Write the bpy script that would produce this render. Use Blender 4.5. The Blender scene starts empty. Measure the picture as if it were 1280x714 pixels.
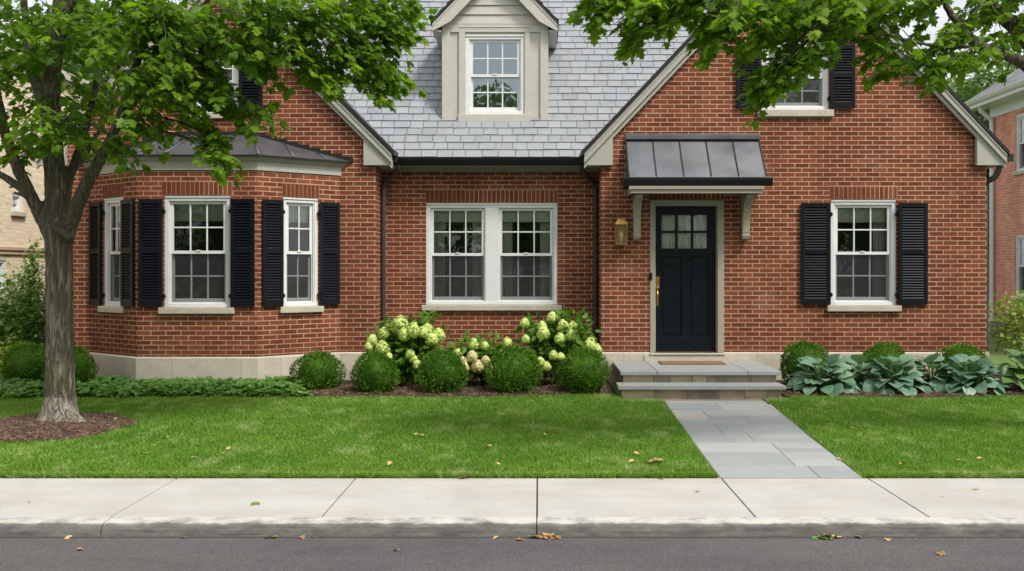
import bpy, bmesh, math, random
import numpy as np
from mathutils import Vector, Matrix, noise as mnoise
random.seed(7); rng = np.random.default_rng(7)
S = bpy.context.scene
COL = S.collection
PI = math.pi
H = 1.71; F = 1280.0; CX, CY = 673.0, 338.0

def P(px, py, Y): return Vector(((px-CX)*Y/F, Y, H-(py-CY)*Y/F))
def X(px, Y): return (px-CX)*Y/F
def lawn_z(y): return 0.03*(min(max(y, 8.42), 13.06)-8.42)
def ground_at(px, py):
    Y = F*(H+0.03*8.42)/((py-CY)+0.03*F)
    return Vector((X(px, Y), Y, 0.03*(Y-8.42)))

# ------------------------------------------------------------------ materials
class Mat:
    def __init__(s, name):
        s.m = bpy.data.materials.new(name); s.m.use_nodes = True
        s.nt = s.m.node_tree; s.N = s.nt.nodes; s.L = s.nt.links
        s.b = s.N['Principled BSDF']; s.out = s.N['Material Output']
    def n(s, t, **kw):
        x = s.N.new(t)
        for k, v in kw.items():
            if k in x.inputs: s.set(x.inputs[k], v)
            else: setattr(x, k, v)
        return x
    def set(s, sock, v):
        if isinstance(v, bpy.types.NodeSocket): s.L.new(v, sock)
        else: sock.default_value = v
    def pos(s): return s.n('ShaderNodeNewGeometry').outputs['Position']
    def uv(s): return s.n('ShaderNodeUVMap').outputs['UV']
    def objc(s): return s.n('ShaderNodeTexCoord').outputs['Object']
    def attr(s, name): return s.n('ShaderNodeAttribute', attribute_name=name).outputs['Fac']
    def map(s, v, scale=(1,1,1), loc=(0,0,0), rot=(0,0,0)):
        x = s.n('ShaderNodeMapping'); s.L.new(v, x.inputs['Vector'])
        x.inputs['Scale'].default_value = scale; x.inputs['Location'].default_value = loc; x.inputs['Rotation'].default_value = rot
        return x.outputs[0]
    def noise(s, v, scale, detail=4, rough=.55, dist=0):
        x = s.n('ShaderNodeTexNoise'); s.L.new(v, x.inputs['Vector'])
        x.inputs['Scale'].default_value = scale; x.inputs['Detail'].default_value = detail
        x.inputs['Roughness'].default_value = rough; x.inputs['Distortion'].default_value = dist
        return x.outputs['Fac']
    def ramp(s, f, stops):
        x = s.n('ShaderNodeValToRGB'); s.L.new(f, x.inputs[0]); e = x.color_ramp.elements
        while len(e) < len(stops): e.new(.5)
        for i, (p, c) in enumerate(stops):
            e[i].position = p
            e[i].color = (c, c, c, 1) if isinstance(c, (int, float)) else (*c, 1)
        return x.outputs[0]
    def mix(s, f, a, b, mode='MIX'):
        x = s.n('ShaderNodeMix', data_type='RGBA', blend_type=mode)
        for sock, v in ((x.inputs[0], f), (x.inputs[6], a), (x.inputs[7], b)):
            if isinstance(v, tuple) and len(v) == 3: v = (*v, 1)
            s.set(sock, v)
        return x.outputs[2]
    def math(s, op, a, b=0.0):
        x = s.n('ShaderNodeMath', operation=op); s.set(x.inputs[0], a); s.set(x.inputs[1], b); return x.outputs[0]
    def bump(s, h, strength=.5, dist=.01, normal=None):
        x = s.n('ShaderNodeBump'); s.L.new(h, x.inputs['Height'])
        x.inputs['Strength'].default_value = strength; x.inputs['Distance'].default_value = dist
        if normal: s.L.new(normal, x.inputs['Normal'])
        s.L.new(x.outputs[0], s.b.inputs['Normal']); return x.outputs[0]
    def base(s, c): s.set(s.b.inputs['Base Color'], (*c, 1) if isinstance(c, tuple) and len(c) == 3 else c)
    def p(s, **kw):
        for k, v in kw.items(): s.set(s.b.inputs[k.replace('_', ' ')], v)
        return s

def brick_mat(name, c1, c2, mortar, bw=.2005, rh=.0645, ms=.0066, offset=.5, dirt=.5):
    m = Mat(name); uv = m.uv()
    # slightly irregular laying
    b = m.n('ShaderNodeTexBrick'); m.L.new(uv, b.inputs['Vector'])
    b.offset = offset; b.offset_frequency = 2; b.squash = 1.0
    b.inputs['Scale'].default_value = 1.0; b.inputs['Mortar Size'].default_value = ms
    b.inputs['Mortar Smooth'].default_value = .25; b.inputs['Bias'].default_value = 0
    b.inputs['Brick Width'].default_value = bw; b.inputs['Row Height'].default_value = rh
    b.inputs['Color1'].default_value = (0, 0, 0, 1); b.inputs['Color2'].default_value = (1, 1, 1, 1); b.inputs['Mortar'].default_value = (.5, .5, .5, 1)
    bw_ = m.n('ShaderNodeRGBToBW'); m.L.new(b.outputs['Color'], bw_.inputs[0])
    col = m.ramp(bw_.outputs[0], [(0, tuple(x*.78 for x in c1)), (.25, c1), (.75, c2), (1, tuple(min(1, x*1.1) for x in c2))])
    n1 = m.noise(m.map(uv, (1, 2.2, 1)), 26, 5, .65)
    col = m.mix(m.ramp(n1, [(.3, 0), (.75, .38)]), col, tuple(x*.62 for x in c1))
    fine = m.noise(uv, 260, 3, .7)
    col = m.mix(m.ramp(fine, [(.35, 0), (.8, .35)]), col, tuple(min(1, x*1.35+.02) for x in c2))
    mo = m.mix(m.ramp(m.noise(uv, 40, 4), [(.3, 0), (.7, 1)]), tuple(x*.8 for x in mortar), mortar)
    col = m.mix(b.outputs['Fac'], col, mo)
    big = m.noise(m.map(uv, (1.1, .32, 1)), 1.5, 6, .68)
    col = m.mix(m.math('MULTIPLY', m.ramp(big, [(.42, 0), (.72, 1)]), dirt), col, tuple(x*.55 for x in c1))
    # pale efflorescence patches and damp, dirty courses close to the ground
    ef = m.noise(m.map(uv, (1.0, 1.7, 1), loc=(7, 3, 0)), 1.25, 6, .7)
    col = m.mix(m.math('MULTIPLY', m.ramp(ef, [(.58, 0), (.76, 1)]), .20), col, (.50, .36, .28))
    sv = m.n('ShaderNodeSeparateXYZ'); m.L.new(uv, sv.inputs[0])
    dp = m.math('ADD', sv.outputs[1], m.math('MULTIPLY', m.noise(m.map(uv, (1.6, 1, 1)), 1.5, 5, .65), .9))
    col = m.mix(m.math('MULTIPLY', m.ramp(dp, [(.95, .55), (1.0, .4)]), m.ramp(m.math('SUBTRACT', dp, .35), [(.6, 1), (.95, 0)])), col, tuple(x*.6 for x in c1))
    m.base(col); m.p(Roughness=.9, Specular_IOR_Level=.1)
    inv = m.math('SUBTRACT', 1.0, b.outputs['Fac'])
    h = m.math('ADD', m.math('MULTIPLY', inv, 1.0), m.math('MULTIPLY', fine, .28))
    m.bump(h, .75, .008)
    return m.m

def flat(name, c, rough=.5, metallic=0, spec=.5, nscale=8, namt=.12, bump=.0, coat=0):
    m = Mat(name); v = m.pos()
    n = m.noise(v, nscale, 5, .6)
    m.base(m.mix(m.ramp(n, [(.3, 0), (.7, 1)]), tuple(x*(1-namt) for x in c), tuple(min(1, x*(1+namt)) for x in c)))
    m.p(Roughness=m.ramp(m.noise(v, nscale*3, 3), [(.3, max(.02, rough-.07)), (.7, min(1, rough+.07))]), Metallic=metallic, Specular_IOR_Level=spec)
    if coat: m.p(Coat_Weight=coat, Coat_Roughness=.15)
    if bump: m.bump(m.noise(v, 160, 4), bump, .003)
    return m.m

def leaf_mat(name, dark, mid, light, trans=.35, rough=.42, spec=.4, spread=.5):
    m = Mat(name)
    t = m.attr('tint')
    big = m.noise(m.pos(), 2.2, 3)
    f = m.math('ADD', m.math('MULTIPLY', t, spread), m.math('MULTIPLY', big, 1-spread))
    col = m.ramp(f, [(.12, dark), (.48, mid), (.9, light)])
    m.base(col); m.p(Roughness=rough, Specular_IOR_Level=spec)
    tr = m.n('ShaderNodeBsdfTranslucent')
    tc = m.mix(1.0, col, (1.35, 1.45, .55), 'MULTIPLY'); m.L.new(tc, tr.inputs['Color'])
    mx = m.n('ShaderNodeMixShader'); mx.inputs[0].default_value = trans
    m.L.new(m.b.outputs[0], mx.inputs[1]); m.L.new(tr.outputs[0], mx.inputs[2]); m.L.new(mx.outputs[0], m.out.inputs[0])
    return m.m

def stone_mat(name, c, var=.16, block=None, rough=.85, uvs=False, stain=(.55,.5,.42), jcol=.55):
    m = Mat(name); v = m.uv() if uvs else m.pos()
    n = m.noise(v, 3.5, 6, .65); n2 = m.noise(v, 30, 5, .7)
    col = m.mix(m.ramp(n, [(.32, 0), (.68, 1)]), tuple(x*(1-var) for x in c), tuple(x*(1+var*.6) for x in c))
    col = m.mix(m.ramp(n2, [(.4, 0), (.75, .4)]), col, tuple(a*b for a, b in zip(c, stain)))
    h = m.math('MULTIPLY', n2, .5)
    if block:
        b = m.n('ShaderNodeTexBrick'); m.L.new(v, b.inputs['Vector'])
        b.inputs['Scale'].default_value = 1; b.inputs['Mortar Size'].default_value = .004; b.inputs['Mortar Smooth'].default_value = .1
        b.inputs['Brick Width'].default_value = block[0]; b.inputs['Row Height'].default_value = block[1]
        b.inputs['Color1'].default_value = (.86, .86, .87, 1); b.inputs['Color2'].default_value = (1.06, 1.03, .98, 1); b.inputs['Mortar'].default_value = (jcol, jcol, jcol*.95, 1)
        col = m.mix(1.0, col, b.outputs['Color'], 'MULTIPLY')
        h = m.math('SUBTRACT', h, b.outputs['Fac'])
    m.base(col); m.p(Roughness=rough, Specular_IOR_Level=.25)
    m.bump(h, .5, .005)
    return m.m

MT = {}
MT['brick'] = brick_mat('red_brick', (.148, .041, .019), (.226, .067, .0315), (.55, .39, .27))
MT['soldier'] = brick_mat('red_brick_soldier', (.165, .046, .021), (.25, .075, .035), (.55, .39, .27), offset=0.0)
MT['brick_pink'] = brick_mat('pink_red_brick', (.60, .215, .15), (.70, .295, .21), (.74, .57, .47))
MT['brick_beige'] = brick_mat('beige_brick', (.72, .59, .42), (.77, .65, .48), (.78, .69, .55), dirt=.1)
MT['limestone'] = stone_mat('limestone', (.56, .51, .42), block=(.93, .31), uvs=True, jcol=.62)
MT['sillstone'] = stone_mat('sill_stone', (.47, .44, .36), .12)
MT['white'] = flat('white_paint', (.66, .67, .665), .4, namt=.04, spec=.4)
MT['taupe'] = flat('taupe_paint', (.46, .445, .39), .5, namt=.05, spec=.35)
MT['rake'] = flat('grey_green_trim_paint', (.37, .366, .315), .5, namt=.05, spec=.3)
MT['trim'] = flat('shaded_taupe_paint', (.30, .285, .225), .5, namt=.06, spec=.3)  # taupe darkened: shade under canopy and eave is put into the colour
MT['bronze'] = flat('dark_bronze_metal', (.017, .016, .016), .48, spec=.3, namt=.2)
MT['pipe'] = flat('brown_pipe_metal', (.045, .035, .03), .45, spec=.5, namt=.2)
MT['black'] = flat('black_shutter_paint', (.0048, .0062, .0098), .36, spec=.2, namt=.25)
MT['door'] = flat('navy_black_door_paint', (.003, .0055, .0088), .3, spec=.22, namt=.2)
MT['brass'] = flat('brass', (.42, .26, .075), .32, metallic=1.0, namt=.15)
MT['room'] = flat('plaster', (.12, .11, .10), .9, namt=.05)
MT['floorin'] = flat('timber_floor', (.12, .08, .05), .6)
MT['blind'] = flat('blind_fabric', (.74, .79, .68), .9, namt=.05)
MT['curtain'] = flat('curtain_fabric', (.74, .74, .66), .95, namt=.06)
MT['mat'] = flat('coir', (.20, .10, .05), .95, nscale=60, namt=.4, bump=.6)
MT['greymetal'] = flat('grey_metal', (.30, .31, .31), .5, metallic=.3)

def metal_roof():
    m = Mat('standing_seam_metal'); v = m.pos()
    n = m.noise(v, 2.5, 5, .6)
    st = m.noise(m.map(v, (14, 3, 1.2)), 2.0, 4, .6)
    col = m.mix(m.ramp(n, [(.3, 0), (.7, 1)]), (.095, .10, .112), (.14, .147, .162))
    col = m.mix(m.ramp(st, [(.6, 0), (.74, .4)]), col, (.17, .115, .11))
    m.base(col); m.p(Metallic=.55, Roughness=m.ramp(n, [(.3, .36), (.7, .5)]))
    m.bump(m.noise(v, 3, 2), .12, .02)
    return m.m
MT['seam'] = metal_roof()

def slate_mat():
    m = Mat('slate'); t = m.attr('tint'); v = m.pos()
    col = m.ramp(t, [(0, (.18, .192, .205)), (.5, (.225, .24, .256)), (1, (.27, .286, .302))])
    n = m.noise(v, 9, 6, .7)
    col = m.mix(m.ramp(n, [(.35, 0), (.75, .5)]), col, (.30, .312, .335))
    st = m.noise(m.map(v, (3.0, .6, .6)), 2.1, 5, .6)
    col = m.mix(m.ramp(st, [(.60, 0), (.74, .45)]), col, (.16, .135, .13))
    m.base(col); m.p(Roughness=.42, Specular_IOR_Level=.55)
    m.bump(m.noise(v, 45, 5, .65), .35, .006)
    return m.m
MT['slate'] = slate_mat()

def shingle_mat():
    m = Mat('grey_shingle'); uv = m.uv()
    b = m.n('ShaderNodeTexBrick'); m.L.new(uv, b.inputs['Vector'])
    b.inputs['Scale'].default_value = 1; b.inputs['Mortar Size'].default_value = .006
    b.inputs['Brick Width'].default_value = .3; b.inputs['Row Height'].default_value = .14
    b.inputs['Color1'].default_value = (.13, .135, .145, 1); b.inputs['Color2'].default_value = (.22, .225, .235, 1); b.inputs['Mortar'].default_value = (.05, .05, .05, 1)
    m.base(b.outputs['Color']); m.p(Roughness=.8); m.bump(m.math('SUBTRACT', 1.0, b.outputs['Fac']), .6, .01)
    return m.m
MT['shingle'] = shingle_mat()

def glass_mat(name='window_glass', mul=2.3, tint=(.92, .95, 1, 1)):
    m = Mat(name); m.N.remove(m.b)
    t = m.n('ShaderNodeBsdfTransparent'); t.inputs[0].default_value = (.86, .9, .87, 1)
    g = m.n('ShaderNodeBsdfGlossy'); g.inputs['Roughness'].default_value = .01; g.inputs['Color'].default_value = tint
    v = m.pos(); bp = m.n('ShaderNodeBump'); m.L.new(m.noise(v, 1.6, 2), bp.inputs['Height']); bp.inputs['Strength'].default_value = .12; bp.inputs['Distance'].default_value = .02
    m.L.new(bp.outputs[0], g.inputs['Normal'])
    f = m.n('ShaderNodeFresnel'); f.inputs['IOR'].default_value = 1.62
    f2 = m.math('MULTIPLY', f.outputs[0], mul)
    mx = m.n('ShaderNodeMixShader'); m.L.new(f2, mx.inputs[0]); m.L.new(t.outputs[0], mx.inputs[1]); m.L.new(g.outputs[0], mx.inputs[2])
    m.L.new(mx.outputs[0], m.out.inputs[0]); return m.m
MT['glass'] = glass_mat(); MT['door_glass'] = glass_mat('door_glass', 1.1); MT['coated'] = glass_mat('coated_window_glass', 5.0, (.80, .92, 1.0, 1))
def screen_mat():
    m = Mat('insect_mesh'); t = m.n('ShaderNodeBsdfTransparent'); mx = m.n('ShaderNodeMixShader')
    m.base((.034, .036, .040)); m.p(Roughness=.9); mx.inputs[0].default_value = .46
    m.L.new(t.outputs[0], mx.inputs[1]); m.L.new(m.b.outputs[0], mx.inputs[2]); m.L.new(mx.outputs[0], m.out.inputs[0]); return m.m
MT['screen'] = screen_mat()
def lampglass_mat():
    m = Mat('lantern_glass'); t = m.n('ShaderNodeBsdfTransparent'); t.inputs[0].default_value = (.9, .82, .6, 1)
    mx = m.n('ShaderNodeMixShader'); mx.inputs[0].default_value = .12; m.base((.55, .5, .38)); m.p(Roughness=.2)
    m.L.new(t.outputs[0], mx.inputs[1]); m.L.new(m.b.outputs[0], mx.inputs[2]); m.L.new(mx.outputs[0], m.out.inputs[0]); return m.m
MT['lampglass'] = lampglass_mat()

def bark_mat():
    m = Mat('bark'); v = m.pos()
    vv = m.map(v, (15, 15, 2.1)); rn = m.noise(vv, 1.0, 4, .6, .9)
    n = m.math('ADD', m.math('MULTIPLY', m.math('ABSOLUTE', m.math('SUBTRACT', rn, .5)), 5.0), m.math('MULTIPLY', m.math('SUBTRACT', m.noise(m.map(v, (60, 60, 14)), 1.0, 5, .7), .5), .9))
    n2 = m.noise(v, 4, 5)
    col = m.ramp(n, [(.0, (.055, .046, .033)), (.22, (.135, .115, .083)), (.6, (.225, .197, .147)), (1, (.29, .26, .205))])
    col = m.mix(m.ramp(n2, [(.42, 0), (.68, .55)]), col, (.085, .09, .045))
    # pale weathered foot of the trunk
    sx = m.n('ShaderNodeSeparateXYZ'); m.L.new(v, sx.inputs[0])
    hz = m.math('ADD', sx.outputs[2], m.math('MULTIPLY', m.noise(v, 9, 4), .25))
    col = m.mix(m.ramp(hz, [(.46, .85), (.53, 0)]), m.mix(.25, col, (.07, .07, .035)), m.mix(m.ramp(n, [(.02, 0), (.3, 1)]), (.09, .085, .065), (.36, .32, .265)))
    m.base(col); m.p(Roughness=.92, Specular_IOR_Level=.2)
    m.bump(m.math('ADD', m.math('MINIMUM', n, .8), m.math('MULTIPLY', m.noise(v, 90, 4), .25)), 1.0, .022)
    return m.m
MT['bark'] = bark_mat()

MT['maple'] = leaf_mat('maple_leaf', (.038, .102, .008), (.105, .212, .014), (.27, .39, .035), trans=.56, spec=.22)
MT['maple_far'] = leaf_mat('far_tree_leaf', (.05, .105, .03), (.09, .17, .045), (.15, .25, .07), trans=.4)
MT['box'] = leaf_mat('boxwood_leaf', (.026, .080, .006), (.056, .142, .011), (.14, .25, .025), trans=.28, rough=.5, spec=.15)
MT['hyd'] = leaf_mat('hydrangea_leaf', (.036, .105, .010), (.072, .17, .018), (.14, .26, .035), trans=.35, rough=.5, spec=.2)
MT['pachy'] = leaf_mat('ground_cover_leaf', (.03, .09, .016), (.085, .20, .034), (.20, .34, .075), trans=.3, rough=.45, spec=.3)
MT['hosta'] = leaf_mat('hosta_leaf', (.046, .118, .070), (.105, .205, .128), (.215, .335, .225), trans=.2, rough=.45, spread=.75)
MT['hosta_green'] = leaf_mat('green_hosta_leaf', (.05, .12, .03), (.10, .20, .05), (.17, .28, .08), trans=.25, rough=.45)
MT['lime_shrub'] = leaf_mat('lime_shrub_leaf', (.08, .14, .02), (.16, .24, .035), (.28, .36, .06), trans=.35)
MT['shrub'] = leaf_mat('shrub_leaf', (.045, .11, .02), (.09, .19, .035), (.16, .28, .06), trans=.35)
MT['flower'] = leaf_mat('hydrangea_floret', (.38, .50, .11), (.55, .65, .20), (.73, .79, .37), trans=.25, rough=.7, spread=.6)
MT['flower_pink'] = leaf_mat('ageing_floret', (.44, .42, .18), (.60, .55, .28), (.72, .68, .42), trans=.25, rough=.7, spread=.6)
MT['stem'] = flat('green_stem', (.09, .12, .04), .6)

def grass_mat(name, blade):
    m = Mat(name); v = m.pos()
    n = m.noise(m.map(v, (1, 1, 0)), .9, 4, .6); n2 = m.noise(m.map(v, (1.6, .8, 0), rot=(0, 0, .6)), 2.2, 3, .6)
    n3 = m.noise(m.map(v, (1, 1, 0)), 14, 3, .6)
    col = m.mix(m.ramp(n, [(.3, 0), (.7, 1)]), (.105, .238, .026), (.175, .332, .046))
    col = m.mix(m.ramp(n2, [(.52, 0), (.70, .75)]), col, (.33, .44, .16))
    col = m.mix(m.ramp(n3, [(.52, 0), (.75, .55)]), col, (.19, .245, .03))
    n5 = m.noise(m.map(v, (1, 1.6, 0), loc=(3, 9, 0)), 1.7, 5, .7)
    col = m.mix(m.ramp(n5, [(.60, 0), (.74, .6)]), col, (.235, .245, .075))
    if blade:
        t = m.attr('tint')
        col = m.mix(1.0, col, m.ramp(t, [(0, (.62, .66, .6)), (.5, (1, 1, 1)), (.93, (1.25, 1.2, 1.3)), (.96, (2.1, 1.5, 2.2)), (1, (2.3, 1.5, 2.4))]), 'MULTIPLY')
        m.base(col); m.p(Roughness=.6, Specular_IOR_Level=.12)
        tr = m.n('ShaderNodeBsdfTranslucent'); m.L.new(m.mix(1.0, col, (1.2, 1.3, .6), 'MULTIPLY'), tr.inputs[0])
        mx = m.n('ShaderNodeMixShader'); mx.inputs[0].default_value = .3
        m.L.new(m.b.outputs[0], mx.inputs[1]); m.L.new(tr.outputs[0], mx.inputs[2]); m.L.new(mx.outputs[0], m.out.inputs[0])
    else:
        m.base(m.mix(.55, col, (.05, .06, .02))); m.p(Roughness=.95)
        m.bump(m.noise(v, 60, 4), .8, .03)
    return m.m
MT['blade'] = grass_mat('grass_blade', True)
MT['turf'] = grass_mat('turf', False)

def ground_mat(name, lo, hi, scale, fine, bumpd, rough=.9, spots=None, streak=None):
    m = Mat(name); v = m.pos()
    n = m.noise(v, scale, 6, .62); n2 = m.noise(v, fine, 4, .7)
    col = m.mix(m.ramp(n, [(.3, 0), (.72, 1)]), lo, hi)
    col = m.mix(m.ramp(n2, [(.35, .0), (.75, .6)]), col, tuple(x*.55 for x in lo))
    col = m.mix(m.ramp(m.noise(v, fine*.8, 2, .5), [(.64, 0), (.74, .25)]), col, tuple(min(1, x*1.7) for x in hi))
    if name == 'pavement_concrete':
        col = m.mix(m.ramp(m.noise(v, 13, 2, .5), [(.73, 0), (.76, .55)]), col, (.16, .15, .135))
        col = m.mix(m.ramp(m.noise(m.map(v, (1, 2.2, 1), loc=(4, 2, 0)), .9, 6, .7), [(.52, 0), (.7, .45)]), col, (.36, .33, .28))
    if streak:
        s_ = m.noise(m.map(v, streak[0]), 1.0, 5, .6)
        col = m.mix(m.ramp(s_, [(.5, 0), (.75, streak[1])]), col, streak[2])
    m.base(col); m.p(Roughness=rough, Specular_IOR_Level=.3)
    m.bump(n2, .6, bumpd); return m.m
def asphalt_mat():
    m = Mat('asphalt'); v = m.pos()
    g = m.noise(v, 62, 3, .75); g2 = m.noise(v, 110, 2, .6); big = m.noise(m.map(v, (.5, 1.6, 1)), 1.1, 6, .6); p = m.noise(v, 6, 5, .65)
    col = m.mix(m.ramp(big, [(.3, 0), (.7, 1)]), (.062, .058, .060), (.100, .094, .095))
    col = m.mix(m.ramp(p, [(.5, 0), (.75, .5)]), col, (.115, .110, .112))
    col = m.mix(m.ramp(g, [(.36, .7), (.5, 0)]), col, (.045, .034, .036))
    col = m.mix(m.ramp(g2, [(.54, 0), (.66, .38)]), col, (.24, .228, .23))
    m.base(col); m.p(Roughness=.85, Specular_IOR_Level=.3); m.bump(m.math('ADD', g, g2), .8, .008); return m.m
MT['asphalt'] = asphalt_mat()
MT['concrete'] = ground_mat('pavement_concrete', (.385, .372, .345), (.505, .492, .465), 1.5, 110, .003, streak=((.6, 2.6, 1), .55, (.33, .305, .265)))
MT['kerb'] = ground_mat('kerb_concrete', (.20, .19, .175), (.33, .315, .29), 2.4, 120, .004, streak=((.8, 2, 10), .6, (.12, .115, .105)))
def kerb_mat():
    m = Mat('weathered_kerb'); v = m.pos(); sx = m.n('ShaderNodeSeparateXYZ'); m.L.new(v, sx.inputs[0])
    n = m.noise(m.map(v, (1, 1, 3)), 4.5, 6, .7); n2 = m.noise(v, 45, 4, .75); n3 = m.noise(m.map(v, (1.4, 3, 26)), 1.5, 6, .7)
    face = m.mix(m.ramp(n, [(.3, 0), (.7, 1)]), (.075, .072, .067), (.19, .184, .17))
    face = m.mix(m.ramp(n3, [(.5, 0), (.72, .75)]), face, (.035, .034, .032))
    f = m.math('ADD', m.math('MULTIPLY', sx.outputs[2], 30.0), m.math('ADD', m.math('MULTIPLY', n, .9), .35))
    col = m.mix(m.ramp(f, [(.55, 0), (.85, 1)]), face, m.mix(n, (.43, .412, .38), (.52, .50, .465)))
    col = m.mix(m.ramp(n2, [(.4, 0), (.75, .4)]), col, m.mix(.5, col, (.05, .048, .045)))
    m.base(col); m.p(Roughness=.92, Specular_IOR_Level=.2); m.bump(n2, .6, .005); return m.m
MT['kerb2'] = kerb_mat()
MT['joint'] = ground_mat('joint_sand', (.22, .19, .15), (.34, .30, .24), 4, 150, .003)
MT['soil'] = ground_mat('soil', (.035, .022, .014), (.06, .04, .026), 5, 60, .02)
def attr_mat(name, stops, rough=.85, nscale=30, bump=.5):
    m = Mat(name); t = m.attr('tint'); v = m.pos()
    col = m.ramp(t, stops)
    n = m.noise(v, nscale, 5, .65)
    n4 = m.noise(v, 4, 5, .6)
    col = m.mix(m.ramp(n, [(.35, 0), (.75, .35)]), col, tuple(x*.6 for x in stops[0][1]))
    col = m.mix(m.ramp(n4, [(.45, 0), (.75, .35)]), col, tuple(min(1, x*1.1) for x in stops[-1][1]))
    m.base(col); m.p(Roughness=rough, Specular_IOR_Level=.35); m.bump(n, bump, .004); return m.m
MT['chips'] = attr_mat('mulch_chip', [(0, (.045, .024, .015)), (.6, (.11, .064, .042)), (1, (.22, .14, .095))])
MT['bluestone'] = attr_mat('bluestone', [(0, (.255, .28, .28)), (.5, (.30, .32, .318)), (.85, (.35, .362, .352)), (1, (.37, .355, .32))], rough=.6)
MT['slab'] = attr_mat('step_bluestone', [(0, (.24, .26, .255)), (1, (.30, .315, .305))], rough=.6)
MT['fieldstone'] = attr_mat('riser_stone', [(0, (.17, .145, .105)), (.5, (.32, .265, .185)), (1, (.48, .38, .25))], rough=.9, nscale=14, bump=.9)
MT['dryleaf'] = attr_mat('dry_leaf', [(0, (.22, .10, .035)), (.5, (.42, .25, .09)), (1, (.58, .45, .20))], rough=.7)
MT['greenleaf'] = attr_mat('fallen_green_leaf', [(0, (.05, .13, .02)), (1, (.14, .24, .05))], rough=.6)

# ------------------------------------------------------------------ mesh building
class MB:
    def __init__(s, xf=None):
        s.v = []; s.f = []; s.uv = []; s.t = []; s.xf = xf; s.mi = []; s.cur = 0; s.has_t = False
    def add(s, pts, faces, uvs=None, tint=None):
        o = len(s.v)
        for p in pts: s.v.append(tuple(s.xf(p)) if s.xf else tuple(p))
        s.t += [tint if tint is not None else .5]*len(pts)
        if tint is not None: s.has_t = True
        for k, f in enumerate(faces):
            s.f.append(tuple(o+i for i in f)); s.mi.append(s.cur)
            s.uv.append(uvs[k] if uvs else None)
    def quad(s, a, b, c, d, uv=None): s.add([a, b, c, d], [(0, 1, 2, 3)], [uv] if uv else None)
    def box(s, x0, x1, y0, y1, z0, z1, tint=None):
        p = [(x, y, z) for z in (z0, z1) for y in (y0, y1) for x in (x0, x1)]
        s.add(p, [(0, 2, 3, 1), (4, 5, 7, 6), (0, 1, 5, 4), (2, 6, 7, 3), (0, 4, 6, 2), (1, 3, 7, 5)], tint=tint)
    def prism(s, poly, axis, a, b, tint=None):
        # poly: 2-D points; axis: 'x','y','z' = extrusion axis
        def mk(p, q):
            if axis == 'y': return (p[0], q, p[1])
            if axis == 'x': return (q, p[0], p[1])
            return (p[0], p[1], q)
        n = len(poly)
        pts = [mk(p, a) for p in poly]+[mk(p, b) for p in poly]
        fs = [tuple(range(n)), tuple(range(2*n-1, n-1, -1))]
        fs += [(i, i+n, (i+1) % n+n, (i+1) % n) for i in range(n)]
        s.add(pts, fs, tint=tint)
    def tube(s, path, radii, seg=8, cap=True, tint=None):
        path = [Vector(p) for p in path]; n = len(path)
        if not hasattr(radii, '__len__'): radii = [radii]*n
        pts = []; up = Vector((.31, .17, .93)).normalized(); prev = None
        for i in range(n):
            d = (path[min(i+1, n-1)]-path[max(i-1, 0)]).normalized()
            a = prev if prev else (up if abs(d.dot(up)) < .9 else Vector((1, 0, 0)))
            a = (a-d*a.dot(d)).normalized(); b = d.cross(a); prev = a
            for k in range(seg):
                t = 2*PI*k/seg; pts.append(path[i]+(a*math.cos(t)+b*math.sin(t))*radii[i])
        fs = [(i*seg+k, i*seg+(k+1) % seg, (i+1)*seg+(k+1) % seg, (i+1)*seg+k) for i in range(n-1) for k in range(seg)]
        if cap: fs += [tuple(range(seg-1, -1, -1)), tuple(range((n-1)*seg, n*seg))]
        s.add(pts, fs, tint=tint)
    def lathe(s, prof, c=(0, 0, 0), seg=12):
        pts = [(c[0]+r*math.cos(2*PI*k/seg), c[1]+r*math.sin(2*PI*k/seg), c[2]+z) for r, z in prof for k in range(seg)]
        n = len(prof)
        fs = [(i*seg+k, i*seg+(k+1) % seg, (i+1)*seg+(k+1) % seg, (i+1)*seg+k) for i in range(n-1) for k in range(seg)]
        fs += [tuple(range(seg-1, -1, -1)), tuple(range((n-1)*seg, n*seg))]
        s.add(pts, fs)
    def build(s, name, mats, parent=None, bevel=0, smooth=False, fixn=True):
        me = bpy.data.meshes.new(name); me.from_pydata(s.v, [], s.f)
        if not isinstance(mats, (list, tuple)): mats = [mats]
        for m in mats: me.materials.append(m)
        me.polygons.foreach_set('material_index', s.mi)
        if any(u for u in s.uv):
            l = me.uv_layers.new(name='UVMap'); k = 0
            dat = []
            for f, u in zip(s.f, s.uv):
                for i in range(len(f)): dat += list(u[i]) if u else [0, 0]
            l.data.foreach_set('uv', dat)
        if s.has_t:
            a = me.attributes.new('tint', 'FLOAT', 'POINT'); a.data.foreach_set('value', s.t)
        if smooth: me.polygons.foreach_set('use_smooth', [True]*len(me.polygons))
        if fixn:
            bm = bmesh.new(); bm.from_mesh(me); bmesh.ops.recalc_face_normals(bm, faces=bm.faces); bm.to_mesh(me); bm.free()
        me.update()
        o = bpy.data.objects.new(name, me); COL.objects.link(o)
        if parent: adopt(o, parent)
        if bevel:
            b = o.modifiers.new('bevel', 'BEVEL'); b.width = bevel; b.segments = 2; b.limit_method = 'ANGLE'; b.angle_limit = .6
        return o

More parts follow.
